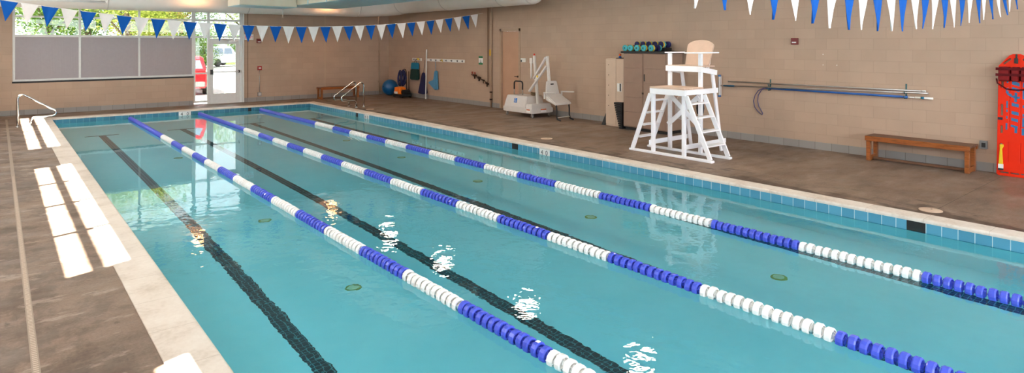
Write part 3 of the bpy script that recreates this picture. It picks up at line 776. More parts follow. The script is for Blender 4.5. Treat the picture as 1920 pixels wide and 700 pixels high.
# ------------------------------------------------------------------ things on the right wall
def wall_plate(name,y0,y1,z0,z1,t,mat,label,cat):
    m = MB(); m.box(XR-t,XR,y0,y1,z0,z1); m.bevel(.004,1); return tag(m.build(name,mat),label,cat)
o = wall_plate('fire_strobe',5.735,5.865,2.005,2.135,.05,m_red,'dark red fire alarm strobe high on the right wall','fire alarm')
m = MB(); m.box(XR-.056,XR-.0502,5.76,5.84,2.035,2.06); m.build('lens', m_whitep, o)
o = wall_plate('outlet_box',2.745,2.845,.355,.485,.05,plain('outlet_grey',(122,124,124),.4),'grey weatherproof outlet box beside the wooden bench','outlet')
m = MB(); m.box(XR-.062,XR-.0502,2.765,2.815,.385,.455); m.bevel(.004,1); m.build('cover', m_darkp, o)
o = wall_plate('push_plate',13.79,14.01,1.465,1.58,.03,m_whitep,'white switch plate on the wall right of the door','switch plate')
m = MB(); m.box(XR-.034,XR-.0302,13.95,14.0,1.47,1.53); m.build('key_switch', m_darkp, o)
o = wall_plate('wall_sign',15.9,16.12,1.33,1.61,.006,m_whitep,'green and white safety sign left of the wall pipes','sign')
for a,c in ((1.545,1.608),(1.332,1.39)):
    m = MB(); m.box(XR-.0085,XR-.0062,15.902,16.118,a,c); m.build('sign_band', plain('sign_green',(18,110,66),.5), o)
m = MB(); m.box(XR-.0078,XR-.0062,16.0,16.02,1.41,1.49); m.box(XR-.0078,XR-.0062,15.97,16.05,1.40,1.415); m.build('sign_mark', m_dgreen, o)
# pipes
m = MB(); m.cyl((XR-.05,15.42,0),(XR-.05,15.42,ZC),.030,14); o = m.build('wall_pipe', m_pipe); tag(o,'tan painted vertical pipe from floor to ceiling beside the door','pipe')
for z in (.25,.48,2.6):
    m = MB(); m.lathe([(.036,-.02),(.046,-.02),(.046,.02),(.036,.02)],14,(XR-.05,15.42,z),closed=True); m.build('coupling', m_brass if z<2 else m_pipe, o)
m = MB(); m.box(XR-.09,XR-.085,15.385,15.455,1.63,1.83); m.build('warning_tag', plain('tag_yellow',(206,164,30),.5), o)
o = thing('backflow_valve','thin pipe with dark valves and red handles on the right wall','valve',(XR-.06,15.6,.74))
m = MB(); m.tube([(XR-.06,15.56,3.4),(XR-.06,15.56,.80),(XR-.06,15.59,.76),(XR-.07,15.70,.80),(XR-.08,16.0,.90),(XR-.08,16.42,1.0)],.018,10); m.build('supply_pipe', plain('pipe_brown',(112,84,62),.5), o)
for y,z,r in ((16.24,.97,.045),(16.0,.905,.042),(15.78,.84,.026),(15.58,.745,.036)):
    m = MB(); m.cyl((XR-.08,y-.06,z-.014),(XR-.08,y+.06,z+.014),r,12); m.cyl((XR-.08,y,z-.1),(XR-.08,y,z+.02),r*.6,10); m.build('valve_body', m_brass, o)
for y,z in ((16.34,1.07),(16.2,1.06)):
    m = MB(); m.tube([V((XR-.10,y+.035*cos(a),z+.02*sin(a))) for a in [2*pi*i/14 for i in range(14)]],.012,6,closed=True); m.bar((XR-.09,y,z-.07),(XR-.10,y,z),.016,.016); m.build('valve_handle', plain('valve_red',(150,52,36),.5), o)
# peg rails with hooks
def peg_rail(y0,y1,z,hooks,label):
    R = thing('peg_rail',label,'peg rail',(XR-.01,(y0+y1)/2,z),'white peg rails on the right wall')
    m = MB(); m.box(XR-.022,XR,y0,y1,z-.05,z+.05); m.bevel(.004,1); m.build('board', m_whitep, R)
    for y in hooks:
        m = MB(); m.box(XR-.028,XR-.0222,y-.018,y+.018,z-.03,z+.03); m.tube([(XR-.026,y,z+.01),(XR-.06,y,z-.01),(XR-.075,y,z+.025)],.008,6); m.build('hook', m_darkp, R)
peg_rail(19.60,20.26,1.42,(20.13,19.95,19.75),'short white peg rail above the green mesh bag')
peg_rail(16.9,19.27,1.42,(18.95,18.62,18.3,17.98,17.64,17.3,17.0),'long white peg rail right of the leaning white pole')
o = thing('hook_clip','orange clip hanging on the long white peg rail','clip',(XR-.08,18.22,1.43))
m = MB(); m.tube([(XR-.076,18.24,1.40),(XR-.076,18.16,1.45),(XR-.076,18.14,1.38)],.016,8); m.build('clip_body', m_dy, o)
o = thing('whistle','orange whistle hanging on the short white peg rail','whistle',(XR-.08,19.75,1.43))
m = MB(); m.cyl((XR-.085,19.79,1.44),(XR-.085,19.71,1.44),.032,12); m.bar((XR-.085,19.71,1.43),(XR-.085,19.66,1.40),.03,.02); m.build('whistle_body', m_dy, o)
m = MB(); m.cyl((XR-.16,19.10,0),(XR-.04,19.22,1.80),.022,12); o = m.build('white_pole', m_whitep); tag(o,'tall white pole leaning on the wall between two peg rails','pole')
m = MB(); m.cyl((XR-.162,19.098,0),(XR-.155,19.105,.1),.026,12); m.build('end_cap', m_grey, o)
# hanging bags
o = thing('mesh_bag','dark green mesh bag with teal top hung on the short peg rail','bag',(XR-.08,19.97,.7))
m = MB(); m.hull8([(XR-.14,19.72,.66),(XR-.03,19.72,.66),(XR-.03,20.26,.66),(XR-.14,20.26,.66)],[(XR-.12,19.73,1.07),(XR-.03,19.73,1.07),(XR-.03,20.25,1.07),(XR-.12,20.25,1.07)]); m.bevel(.03,3); m.build('bag_body', m_dgreen, o)
m = MB(); m.hull8([(XR-.13,19.73,1.06),(XR-.03,19.73,1.06),(XR-.03,20.22,1.06),(XR-.13,20.22,1.06)],[(XR-.10,19.74,1.30),(XR-.04,19.74,1.30),(XR-.04,20.22,1.30),(XR-.10,20.22,1.30)]); m.bevel(.02,2); m.build('bag_top', m_teal, o)
m = MB(); m.tube([(XR-.07,19.85,1.27),(XR-.066,19.95,1.405),(XR-.07,20.08,1.27)],.008,6); m.build('cord', m_black, o)
def tri_bag(name,label,y,ztop,pts,mat,hook):
    R = thing(name,label,'bag',(XR-.08,y,ztop))
    m = MB(); c = [V((XR-.02,a,z)) for a,z in pts]; m.prism(c,(-.09,0,0)); m.bevel(.025,3); m.build('bag_body', mat, R)
    m = MB(); m.tube([(XR-.066,hook,1.405),(XR-.066,y,ztop-.03)],.007,6); m.build('cord', mat, R); return R
tri_bag('swim_bag','tall navy mesh bag hung left of the leaning white pole',19.38,.97,[(19.46,.95),(19.34,.95),(19.16,.18),(19.40,.155),(19.74,.17)],m_navy,19.3)
tri_bag('swim_bag','light blue mesh bag hung right of the leaning white pole',18.56,1.06,[(18.62,1.05),(18.50,1.05),(18.44,.38),(18.62,.36),(19.05,.6),(18.95,.66),(18.70,.72)],m_lblue,18.62)
# ---- poles on wall hooks
for y,z0,z1,l in ((6.30,1.08,1.30,'dark wall bracket holding the poles at the hook end'),(3.88,1.07,1.33,'dark wall bracket holding the poles at the tip end')):
    R = thing('pole_bracket',l,'bracket',(XR-.03,y,1.2),'pole brackets on the right wall')
    m = MB(); m.box(XR-.012,XR,y-.011,y+.011,z0,z1); m.build('plate', plain('bracket_teal',(60,104,108),.4,.3), R)
    for z in (1.085,1.17):
        m = MB(); m.tube([(XR-.01,y,z),(XR-.09,y,z-.005),(XR-.105,y,z+.04)],.008,6); m.build('hook', plain('bracket_teal',(74,92,92),.4,.3), R)
def pole(name,label,p,q,r,mat):
    R = thing(name,label,'pole',p); m = MB(); m.cyl(p,q,r,12); m.build('shaft',mat,R); return R
o = pole('telescopic_pole','bare silver pole lying topmost on the wall brackets',(XR-.04,7.22,1.215),(XR-.04,3.6,1.222),.014,m_alur)
m = MB(); m.cyl((XR-.04,3.64,1.222),(XR-.04,3.58,1.222),.018,12); m.build('end_cap', m_grey, o)
o = pole('pool_brush','silver pole with wall brush head left of the poles',(XR-.08,7.36,1.12),(XR-.08,3.53,1.192),.014,m_alur)
m = MB(); m.box(XR-.10,XR-.06,7.38,7.42,.89,1.33); m.bevel(.006,1); hd = m.build('brush_head', m_alur, o)
for z in (.87,1.31):
    m = MB(); m.box(XR-.105,XR-.055,7.375,7.425,z,z+.04); m.bevel(.004,1); m.build('end_cap', plain('cap_blue',(36,96,150),.5), hd)
m = MB(); m.box(XR-.06,XR-.035,7.38,7.42,.90,1.32); m.build('bristles', m_whitep, hd)
m = MB(); m.cyl((XR-.08,7.30,1.121),(XR-.08,7.05,1.126),.019,12); m.build('sleeve', plain('sleeve_teal',(10,72,100),.5), o)
o = pole('rescue_crook','blue rescue pole with large loop hook below the silver poles',(XR-.06,6.36,1.118),(XR-.06,3.84,1.108),.019,plain('pole_blue',(24,86,158),.4))
m = MB(); m.cyl((XR-.06,3.85,1.108),(XR-.06,3.72,1.108),.011,12); m.cyl((XR-.06,3.73,1.108),(XR-.06,3.47,1.107),.018,12); tip = m.build('tip', m_whitep, o)
m = MB(); m.cyl((XR-.06,3.645,1.1075),(XR-.06,3.595,1.1075),.0195,12); m.build('tip_band', m_teal, tip)
m = MB(); Y = lambda a,z: (XR-.06,a,z)
m.tube([Y(6.30,1.118),Y(6.42,1.115),Y(6.53,1.06),Y(6.60,.96),Y(6.635,.84),Y(6.61,.72),Y(6.54,.635),Y(6.48,.585),Y(6.445,.575),Y(6.435,.60),Y(6.47,.655),Y(6.52,.74),Y(6.545,.85),Y(6.53,.97),Y(6.46,1.08),Y(6.38,1.112)],.010,8); m.build('loop_hook', plain('hook_violet',(86,80,116),.4,.4), o)
for y,z in ((5.27,1.82),(5.27,1.62),(5.02,1.62)):
    m = MB(); m.cyl((XR-.006,y,z),(XR,y,z),.008,10); o = m.build('wall_anchor', m_whitep); tag(o,'small white anchor plug in the block wall above the poles','wall anchor','anchor plugs above the wall poles')

# ------------------------------------------------------------------ spine board
def spine_board():
    R = thing('spine_board','bright orange red spine board standing against the right wall','spine board',(12.0,2.37,0))
    H, W = 1.86, .43
    cu = bpy.data.curves.new('spine','CURVE'); cu.dimensions = '2D'; cu.fill_mode = 'BOTH'; cu.extrude = .016; cu.bevel_depth = .006; cu.bevel_resolution = 1
    def poly(pts):
        s = cu.splines.new('POLY'); s.points.add(len(pts)-1); s.use_cyclic_u = True
        for p,(x,y) in zip(s.points,pts): p.co = (x,y,0,1)
    def rr_(cx,cy,w,h,r=None,n=5,sl=0):
        r = r or min(w,h)/2*.98; out = []
        for qx,qy,a0 in ((1,1,0),(-1,1,pi/2),(-1,-1,pi),(1,-1,1.5*pi)):
            for k in range(n+1):
                a = a0+pi/2*k/n; x = cx+qx*(w/2-r)+r*cos(a); y = cy+qy*(h/2-r)+r*sin(a); out.append((x+sl*(y-cy),y))
        return out
    w = W/2
    poly([(-w+.02,0),(w-.02,0),(w,.02),(w,1.68),(w-.13,1.84),(w-.17,H),(-w+.17,H),(-w+.13,1.84),(-w,1.68),(-w,.02)])
    for s in (-1,1):
        for z,h in ((1.60,.10),(1.42,.17),(1.0,.19),(.70,.13),(.36,.27)): poly(rr_(s*(w-.045),z,.042,h))
        poly(rr_(s*(w-.09),.045,.12,.032)); poly([(s*(w-.10)+(s*u*.735)+(v*.678), 1.752-u*.678+s*v*.735) for u,v in rr_(0,0,.135,.04)])
    poly(rr_(0,.045,.12,.032))
    for x,z,h in ((-.078,1.38,.42),(.058,1.38,.42),(-.078,.94,.44),(.058,.94,.44),(-.085,.36,.32),(.065,.36,.32)): poly(rr_(x,z,.013,h))
    ob = bpy.data.objects.new('spine',cu); COL.objects.link(ob); dg = bpy.context.evaluated_depsgraph_get()
    me = bpy.data.meshes.new_from_object(ob.evaluated_get(dg)); bpy.data.objects.remove(ob)
    # board frame: ex along -Y, ey up and leaning to the wall
    ey = V((.075,0,1)).normalized(); ex = V((0,-1,0)); ez = ex.cross(ey); org = V((11.985,2.375,.004))
    T = lambda x,y,z=0: org+ex*x+ey*y+ez*z
    def put(mb, name, mat, par=R): return mb.build(name, mat, par)
    m = MB(); m.b.from_mesh(me)
    for v in m.b.verts: v.co = T(*v.co)
    bd = put(m,'board',m_orange)
    F = .0225
    def slab(m,pts,d=.0015): m.prism([T(x,y,F) for x,y in pts], ez*d)
    # blue lettering marks
    m_mark = plain('marking_blue',(36,104,150),.5)
    m = MB()
    for x0,x1,y0,y1,sk in ((-.05,.035,1.07,1.12,-.02),(-.05,.035,.945,.995,-.02),(-.052,.03,.845,.89,-.02),(-.055,.028,.75,.785,-.02),(-.01,.022,.66,.75,0),
                           (.082,.12,1.05,1.09,-.01),(.082,.115,.92,.96,-.01),(.08,.11,.76,.90,0),(.075,.11,.635,.74,0),
                           (-.115,-.095,1.03,1.14,0),(-.115,-.095,.97,1.01,0),(-.115,-.097,.87,.91,0),(-.118,-.097,.70,.80,0),
                           (-.05,.04,1.40,1.455,-.03),(-.05,.04,1.315,1.36,-.03),(-.055,.04,1.49,1.53,-.03),(.08,.12,1.44,1.52,0),(.08,.12,1.36,1.43,0),(.078,.115,1.18,1.32,0),(-.115,-.095,1.42,1.46,0)):
        m = MB(); slab(m,[(x0,y0),(x1,y0+sk),(x1,y1+sk),(x0,y1)]); put(m,'letter_mark',m_mark,bd)
    m = MB()
    pth = [(-.11,1.34),(-.11,1.29),(-.09,1.25),(-.05,1.22),(0,1.20),(.045,1.20)]
    for (a,b_),(c,d) in zip(pth,pth[1:]): slab(m,[(a-.018,b_-.012),(c-.004,d-.018),(c+.004,d+.018),(a+.018,b_+.012)])
    slab(m,[(-.02,1.13),(.012,1.13),(.015,1.27),(-.015,1.28)])
    put(m,'letter_mark',m_mark,bd)
    # head immobiliser and straps at the top
    m_im = plain('dark_red_foam',(122,4,8),.5,0,.1,spec=.25)
    m = MB()
    for x0,x1 in ((-w-.0,-.06),(-.055,.055),(.06,w)):
        m.hull8([T(x0,1.44,F),T(x1,1.44,F),T(x1,1.67,F),T(x0,1.67,F)],[T(x0+.01,1.45,F+.09),T(x1-.01,1.45,F+.09),T(x1-.01,1.66,F+.09),T(x0+.01,1.66,F+.09)])
    m.bevel(.012,2); im = put(m,'head_block',m_im)
    m = MB()
    for z in (1.63,1.54): m.prism([T(-w-.02,z-.02,.1),T(w+.02,z-.02,.1),T(w+.02,z+.02,.1),T(-w-.02,z+.02,.1)], ez*.02)
    m.tube([T(-w-.02,1.48,.06),T(-w-.01,1.41,.04),T(-w+.1,1.325,.035),T(0,1.315,.035),T(w-.1,1.325,.035),T(w+.01,1.41,.04)],.011,8)
    put(m,'strap',plain('maroon_webbing',(84,6,12),.7,spec=.2),im)
    m = MB(); m.prism([T(-.025,1.72,F),T(.02,1.72,F),T(.02,1.80,F),T(-.025,1.80,F)],ez*.03); m.prism([T(-.012,1.80,F),T(.01,1.80,F),T(.01,1.862,F),T(-.012,1.862,F)],ez*.012); m.bevel(.004,1); put(m,'buckle',m_darkp)
    m = MB(); a = -w+.05; P_ = [(a-.02,.47),(a+.03,.47),(a+.03,.44),(a+.012,.40),(a+.03,.12),(a-.03,.12),(a-.015,.40)]
    slab(m,P_,.022); m.bevel(.004,1); st = put(m,'yellow_strap',plain('strap_yellow',(232,196,20),.6))
    m = MB(); m.prism([T(a-.03,.10,F),T(a+.03,.10,F),T(a+.03,.17,F),T(a-.03,.17,F)],ez*.026); put(m,'strap_tag',m_whitep,st)
    m = MB(); m.prism([T(a-.032,.075,F),T(a+.032,.075,F),T(a+.032,.105,F),T(a-.032,.105,F)],ez*.03); put(m,'strap_buckle',m_darkp,st)
    m = MB(); m.prism([T(-w,.845,F-.002),T(-w+.06,.845,F-.002),T(-w+.06,.885,F-.002),T(-w,.885,F-.002)],ez*.012); put(m,'side_clip',plain('clip_navy',(16,18,40),.5))
    m = MB(); m.tube([T(-w+.015,1.44,.02),T(-w+.05,1.47,.035),T(-w+.075,1.44,.02)],.009,6); put(m,'orange_clip',m_dy)
spine_board()

# ------------------------------------------------------------------ far right corner
m = MB(); m.sphere((11.80,21.35,.312),.31,20); o = m.build('exercise_ball', plain('ball_blue',(10,88,140),.35)); tag(o,'large blue exercise ball in the far corner','exercise ball')
m = MB(); m.cyl((11.80-.30,21.35-.04,.37),(11.80-.318,21.35-.04,.372),.02,10); m.build('plug', m_darkp, o)
m = MB(); m.cyl((11.72,YF-.03,0),(11.72,YF-.03,ZC),.02,10); o = m.build('wall_conduit', m_pipe); tag(o,'thin tan conduit running up the far wall near the corner','conduit')
for z in (.5,1.7,2.9):
    m = MB(); m.box(11.68,11.76,YF-.055,YF,z,z+.03); m.build('clip', m_pipe, o)
m = MB(); m.box(9.475,9.505,YF-.003,YF+.0,.145,ZC); m.mi = 0; o = m.build('wall_joint', plain('joint_sealant',(190,166,142),.7)); struct(o); o.name = 'trim_3'
m = MB(); m.box(6.69,6.71,YF-.003,YF,.145,ZC); o = struct(m.build('trim_4', plain('joint_dark',(104,84,68),.7)))
def cleaner():
    R = thing('pool_cleaner','orange and black robotic pool cleaner with coiled navy cable on a cart','pool cleaner',(11.76,20.35,0))
    x,y = 11.76,20.35
    m = MB(); m.box(x-.22,x+.22,y-.36,y+.36,.05,.13); m.bevel(.02,2); m.build('cart_base', m_darkp, R)
    for sx in (-1,1):
        for sy in (-1,1):
            m = MB(); m.cyl((x+sx*.18,y+sy*.26,.05),(x+sx*.22,y+sy*.26,.05),.05,14); m.build('wheel', m_black, R)
    m = MB(); m.hull8([(x-.21,y-.16,.13),(x+.16,y-.16,.13),(x+.16,y+.33,.13),(x-.21,y+.33,.13)],[(x-.17,y-.08,.39),(x+.1,y-.08,.39),(x+.1,y+.27,.39),(x-.17,y+.27,.39)]); m.bevel(.04,3); bd = m.build('cleaner_body', plain('cleaner_orange',(236,120,24),.4), R)
    m = MB(); m.cyl((x-.05,y+.24,.27),(x-.05,y+.40,.29),.05,12); m.cyl((x-.05,y+.39,.22),(x-.05,y+.39,.36),.05,12); m.build('float_handle', plain('cleaner_orange',(236,120,24),.4), bd)
    m = MB(); m.box(x-.215,x-.19,y+.0,y+.22,.14,.22); m.build('brush_roller', m_whitep, bd)
    m = MB(); m.box(x-.16,x+.16,y-.34,y-.17,.13,.30); m.bevel(.03,2); m.build('power_box', m_darkp, R)
    pts = [(x+.1,y-.30,.13),(x+.1,y-.26,.9)]+[(x+.1,y-.18+.08*cos(a),.92+.08*sin(a)) for a in [pi*k/6 for k in range(0,7)]]
    m = MB(); m.tube([(x+.1,y-.14,.13),(x+.1,y-.12,.95),(x+.1,y-.06,1.04),(x+.1,y+.04,1.05),(x+.1,y+.08,1.0)],.018,8); m.tube([(x+.1,y-.32,.13),(x+.1,y-.30,.98)],.016,8); m.build('cart_handle', m_brass, R)
    m = MB(); r_ = random.Random(5)
    for k in range(11):
        ph = r_.uniform(0,6); a_, b_ = r_.uniform(.08,.19), r_.uniform(.18,.31); dx = r_.uniform(-.09,.09)
        m.tube([V((x+.0+dx+.015*sin(2*a+ph),y+.05+a_*cos(a),.72+b_*sin(a))) for a in [2*pi*i/22 for i in range(22)]],.017,6,closed=True)
    m.build('cable_coil', plain('cable_navy',(26,34,84),.6), R)
    m = MB(); m.bar((x-.08,y+.07,.42),(x+.1,y+.07,1.0),.04,.03); m.build('cable_hook', m_darkp, R)
cleaner()

# ------------------------------------------------------------------ far wall fixtures
o = thing('exit_sign','white exit sign with red letters beside the glass door','exit sign',(6.72,YF-.03,2.16))
m = MB(); m.box(6.58,6.88,YF-.05,YF,2.14,2.335); m.bevel(.006,1); m.build('housing', m_whitep, o)
text_mb('EXIT',.13,(6.73,YF-.052,2.225),(1,0,0),(0,0,1),.002).build('letters', plain('exit_red',(220,20,40),.4), o)
def far_plate(name,x0,x1,z0,z1,t,mat,label,cat):
    m = MB(); m.box(x0,x1,YF-t,YF,z0,z1); m.bevel(.004,1); return tag(m.build(name,mat),label,cat)
o = far_plate('fire_strobe',6.99,7.14,2.03,2.18,.05,m_red,'dark red fire alarm strobe beside the exit sign','fire alarm')
m = MB(); m.box(7.02,7.12,YF-.056,YF-.0502,2.06,2.09); m.build('lens', m_whitep, o)
o = far_plate('pull_station',7.02,7.16,1.09,1.23,.06,plain('pull_red',(150,30,30),.4),'red fire alarm pull station on the far wall','pull station')
m = MB(); m.box(7.05,7.13,YF-.07,YF-.0602,1.14,1.18); m.build('pull_bar', m_whitep, o)
m = MB(); m.cyl((7.09,YF-.015,.33),(7.09,YF-.015,1.09),.01,8); m.build('conduit', m_alur, o)
o = far_plate('junction_box',7.02,7.15,.18,.32,.05,plain('box_grey',(150,146,142),.4),'grey electrical box below the red pull station','electrical box')
m = MB(); m.box(7.05,7.12,YF-.056,YF-.0502,.21,.29); m.build('cover', m_alur, o)

# ------------------------------------------------------------------ pennant lines
def pennant_line(label, y, zf, x0, x1, step, first, n, w=.29, h=.42):
    R = thing('pennant_line',label,'pennant line',(x0,y,zf(x0)),'backstroke pennant lines')
    N = 60; m = MB(); m.tube([(x0+(x1-x0)*k/N,y,zf(x0+(x1-x0)*k/N)) for k in range(N+1)],.006,6); m.build('rope', m_pwhite, R)
    r_ = random.Random(int(y))
    for k in range(n):
        x = first+k*step
        if x+w/2 > x1-.01: break
        d = V((1,0,(zf(x+.1)-zf(x-.1))/.2)).normalized(); dn = V((d.z,0,-d.x))
        t = V((x,y,zf(x))); ph, am, cu_ = r_.uniform(0,6), r_.uniform(.004,.014), r_.uniform(-.03,.03)
        m = MB(); rows = 8; cols = 4; hh = h*r_.uniform(.96,1.04); L = []
        for i in range(rows+1):
            f = i/rows; ww = w*(1-f)+.006
            L.append([t+d*(ww*(j/cols-.5))+dn*(hh*f)+V((0,am*sin(ph+j*1.6+f*2)*(1-.3*f)+cu_*f*f,0)) for j in range(cols+1)])
        for s_ in (0,.0015):
            G = [[m.b.verts.new(p+V((0,s_,0))) for p in row] for row in L]
            for i in range(rows):
                for j in range(cols):
                    f_ = m.b.faces.new((G[i][j],G[i][j+1],G[i+1][j+1],G[i+1][j])); f_.smooth = True
        m.build('pennant', m_blue if k % 2 == 0 else m_pwhite, R)
    return R
pennant_line('long line of blue and white pennants across the far end of the pool',15.9,lambda x: 2.46+.0133*(x-5.8)**2,XL,XR,.3325,.185,37)
pennant_line('near line of blue and white pennants at the top right',2.35,lambda x: 2.575+.0128*(x-6.6)**2,XL,XR,.3333,3.93-.3333*4,40,h=.41)

# ------------------------------------------------------------------ ducts, pipe, lamps
def duct_path():
    r = .40; zc = 3.40; pts = []
    for x in [XL+.05+k*(10.2-XL-.05)/24 for k in range(25)]: pts.append(V((x,20.95,zc)))
    for k in range(1,9):
        a = pi/2*k/8; pts.append(V((10.2+1.1*sin(a), 19.85+1.1*cos(a), zc+.06*k/8)))
    for y in [19.85-k*(19.85-12.55)/18 for k in range(1,19)]: pts.append(V((11.3,y,zc+.10)))
    return pts
DP = duct_path()
R = thing('air_duct','large white round air duct along the far and right walls','air duct',(5,20.95,3.0))
m = MB(); m.tube(DP,.41,28); m.build('duct_tube', m_duct, R)
for k in (8,16,24,33,40,47):
    d = (DP[min(k+1,len(DP)-1)]-DP[k-1]).normalized(); m = MB(); m.lathe([(.412,-.015),(.418,-.012),(.418,.012),(.412,.015)],28,DP[k],d); m.build('seam_band', plain('duct_band',(206,200,192),.8), R)
e = DP[-1]; m = MB(); m.lathe([(.41,0),(.40,.05),(.34,.12),(.2,.17),(.001,.18)],28,e,(0,-1,0)); m.build('end_cap', m_duct, R)
for x in (0,2.5,5,7.5,10):
    m = MB(); m.cyl((x,20.95,3.8),(x,20.95,ZC),.006,6); m.build('hanger_rod', m_cable, R)
for y in (18.5,16,13.5):
    m = MB(); m.cyl((11.3,y,3.9),(11.3,y,ZC),.006,6); m.build('hanger_rod', m_cable, R)
# rectangular supply trunk hung over the water
R = thing('supply_trunk','boxy cream and teal metal duct hung over the far end','air duct',(7.5,16,3.1))
def trunk(x0,x1,y0,y1,z0,z1):
    m = MB(); m.box(x0,x1,y0,y1,z0+.012,z1); m.bevel(.008,1); m.build('duct_side', m_ductcream, R)
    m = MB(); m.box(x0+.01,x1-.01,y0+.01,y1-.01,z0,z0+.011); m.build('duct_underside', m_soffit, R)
    y = y0+.6
    while y < y1:
        m = MB(); m.box(x0-.02,x0-.001,y-.02,y+.02,z0-.01,z1); m.build('seam_flange', m_soffit, R); y += 1.25
trunk(6.72,8.42,11.2,18.7,3.12,3.75)
m = MB(); m.hull8([(5.0,17.2,3.06),(6.71,17.6,3.07),(6.71,18.75,3.07),(5.0,18.3,3.06)],[(5.0,17.2,3.6),(6.71,17.6,3.7),(6.71,18.75,3.7),(5.0,18.3,3.6)]); m.bevel(.01,1); m.build('branch_side', m_ductcream, R)
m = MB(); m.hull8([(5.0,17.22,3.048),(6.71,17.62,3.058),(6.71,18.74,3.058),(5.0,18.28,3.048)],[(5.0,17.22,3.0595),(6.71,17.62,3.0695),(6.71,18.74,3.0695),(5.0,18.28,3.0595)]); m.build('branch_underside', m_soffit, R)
for y in (12,15,18):
    for x in (6.8,8.34):
        m = MB(); m.cyl((x,y,3.74),(x,y,ZC),.007,6); m.build('hanger_rod', m_cable, R)
o = thing('sprinkler_head','small white sprinkler drop below the boxy duct','sprinkler',(6.6,18.45,3.0))
m = MB(); m.cyl((6.6,18.45,3.07),(6.6,18.45,2.86),.012,8); m.build('drop_pipe', m_whitep, o)
m = MB(); m.cyl((6.6,18.45,2.86),(6.6,18.45,2.80),.02,10); m.cyl((6.6,18.45,2.785),(6.6,18.45,2.78),.04,12); m.bar((6.58,18.45,2.80),(6.58,18.45,2.783),.006,.006); m.bar((6.62,18.45,2.80),(6.62,18.45,2.783),.006,.006); m.build('deflector', m_cream, o)
m = MB(); m.cyl((XL,20.0,3.145),(2.33,20.0,3.155),.03,12); o = m.build('ceiling_pipe', m_whitep); tag(o,'white pipe running below the duct at the top left','pipe')
m = MB(); m.cyl((2.3,20.0,3.155),(2.34,20.0,3.155),.036,12); m.build('end_cap', m_whitep, o)

LAMP = 34.0
m_lamp = plain('lamp_lens', (240,230,214), .4)
m_shade = plain('lamp_shade', (150,146,140), .4, .3)
m_glow = plain('amber_lens', (240,190,140), .4)
def pendant(x,y,z,label,lens=None):
    R = thing('pendant_lamp',label,'lamp',(x,y,z),'pendant lamps over the pool')
    m = MB(); m.lathe([(.26,0),(.27,.0),(.25,.07),(.17,.24),(.08,.32),(.07,.45),(.001,.46)],24,(x,y,z)); m.build('reflector', m_shade, R)
    m = MB(); m.lathe([(.001,-.02),(.15,-.012),(.245,.006),(.001,.01)],24,(x,y,z)); m.build('lens', lens or m_lamp, R)
    m = MB(); m.cyl((x,y,z+.45),(x,y,ZC),.012,8); m.build('rod', m_cable, R)
    li = bpy.data.lights.new('lamp_light','AREA'); li.shape = 'DISK'; li.size = .48; li.energy = .59*LAMP*(.6 if lens else 1.0); li.color = (1,.46,.18) if lens else (1,.80,.62)
    li.cycles.is_caustics_light = True
    lo = bpy.data.objects.new('lamp_light', li); COL.objects.link(lo); lo.location = (0,0,-.03); lo.parent = R
for k,y in enumerate((3.8,7.0,10.06,13.4,16.2,20.15)):
    pendant(8.9,y,3.36,['pendant lamp nearest the camera above the right deck','second pendant lamp above the right deck','third pendant lamp above the right deck','fourth pendant lamp above the right deck','fifth pendant lamp above the right deck','pendant lamp at the far end beside the boxy duct'][k], m_glow if k == 5 else None)
pendant(4.65,20.1,3.52,'pendant lamp in front of the far duct above the window', m_glow)

for k,y in enumerate((5.5,9.5,13.5,17.5)):  # unseen lamp row, added to brighten the left deck and far wall
    pendant(.35,y,3.5,['added fill lamp over the left deck nearest the camera','second added fill lamp over the left deck','third added fill lamp over the left deck','farthest added fill lamp over the left deck'][k])

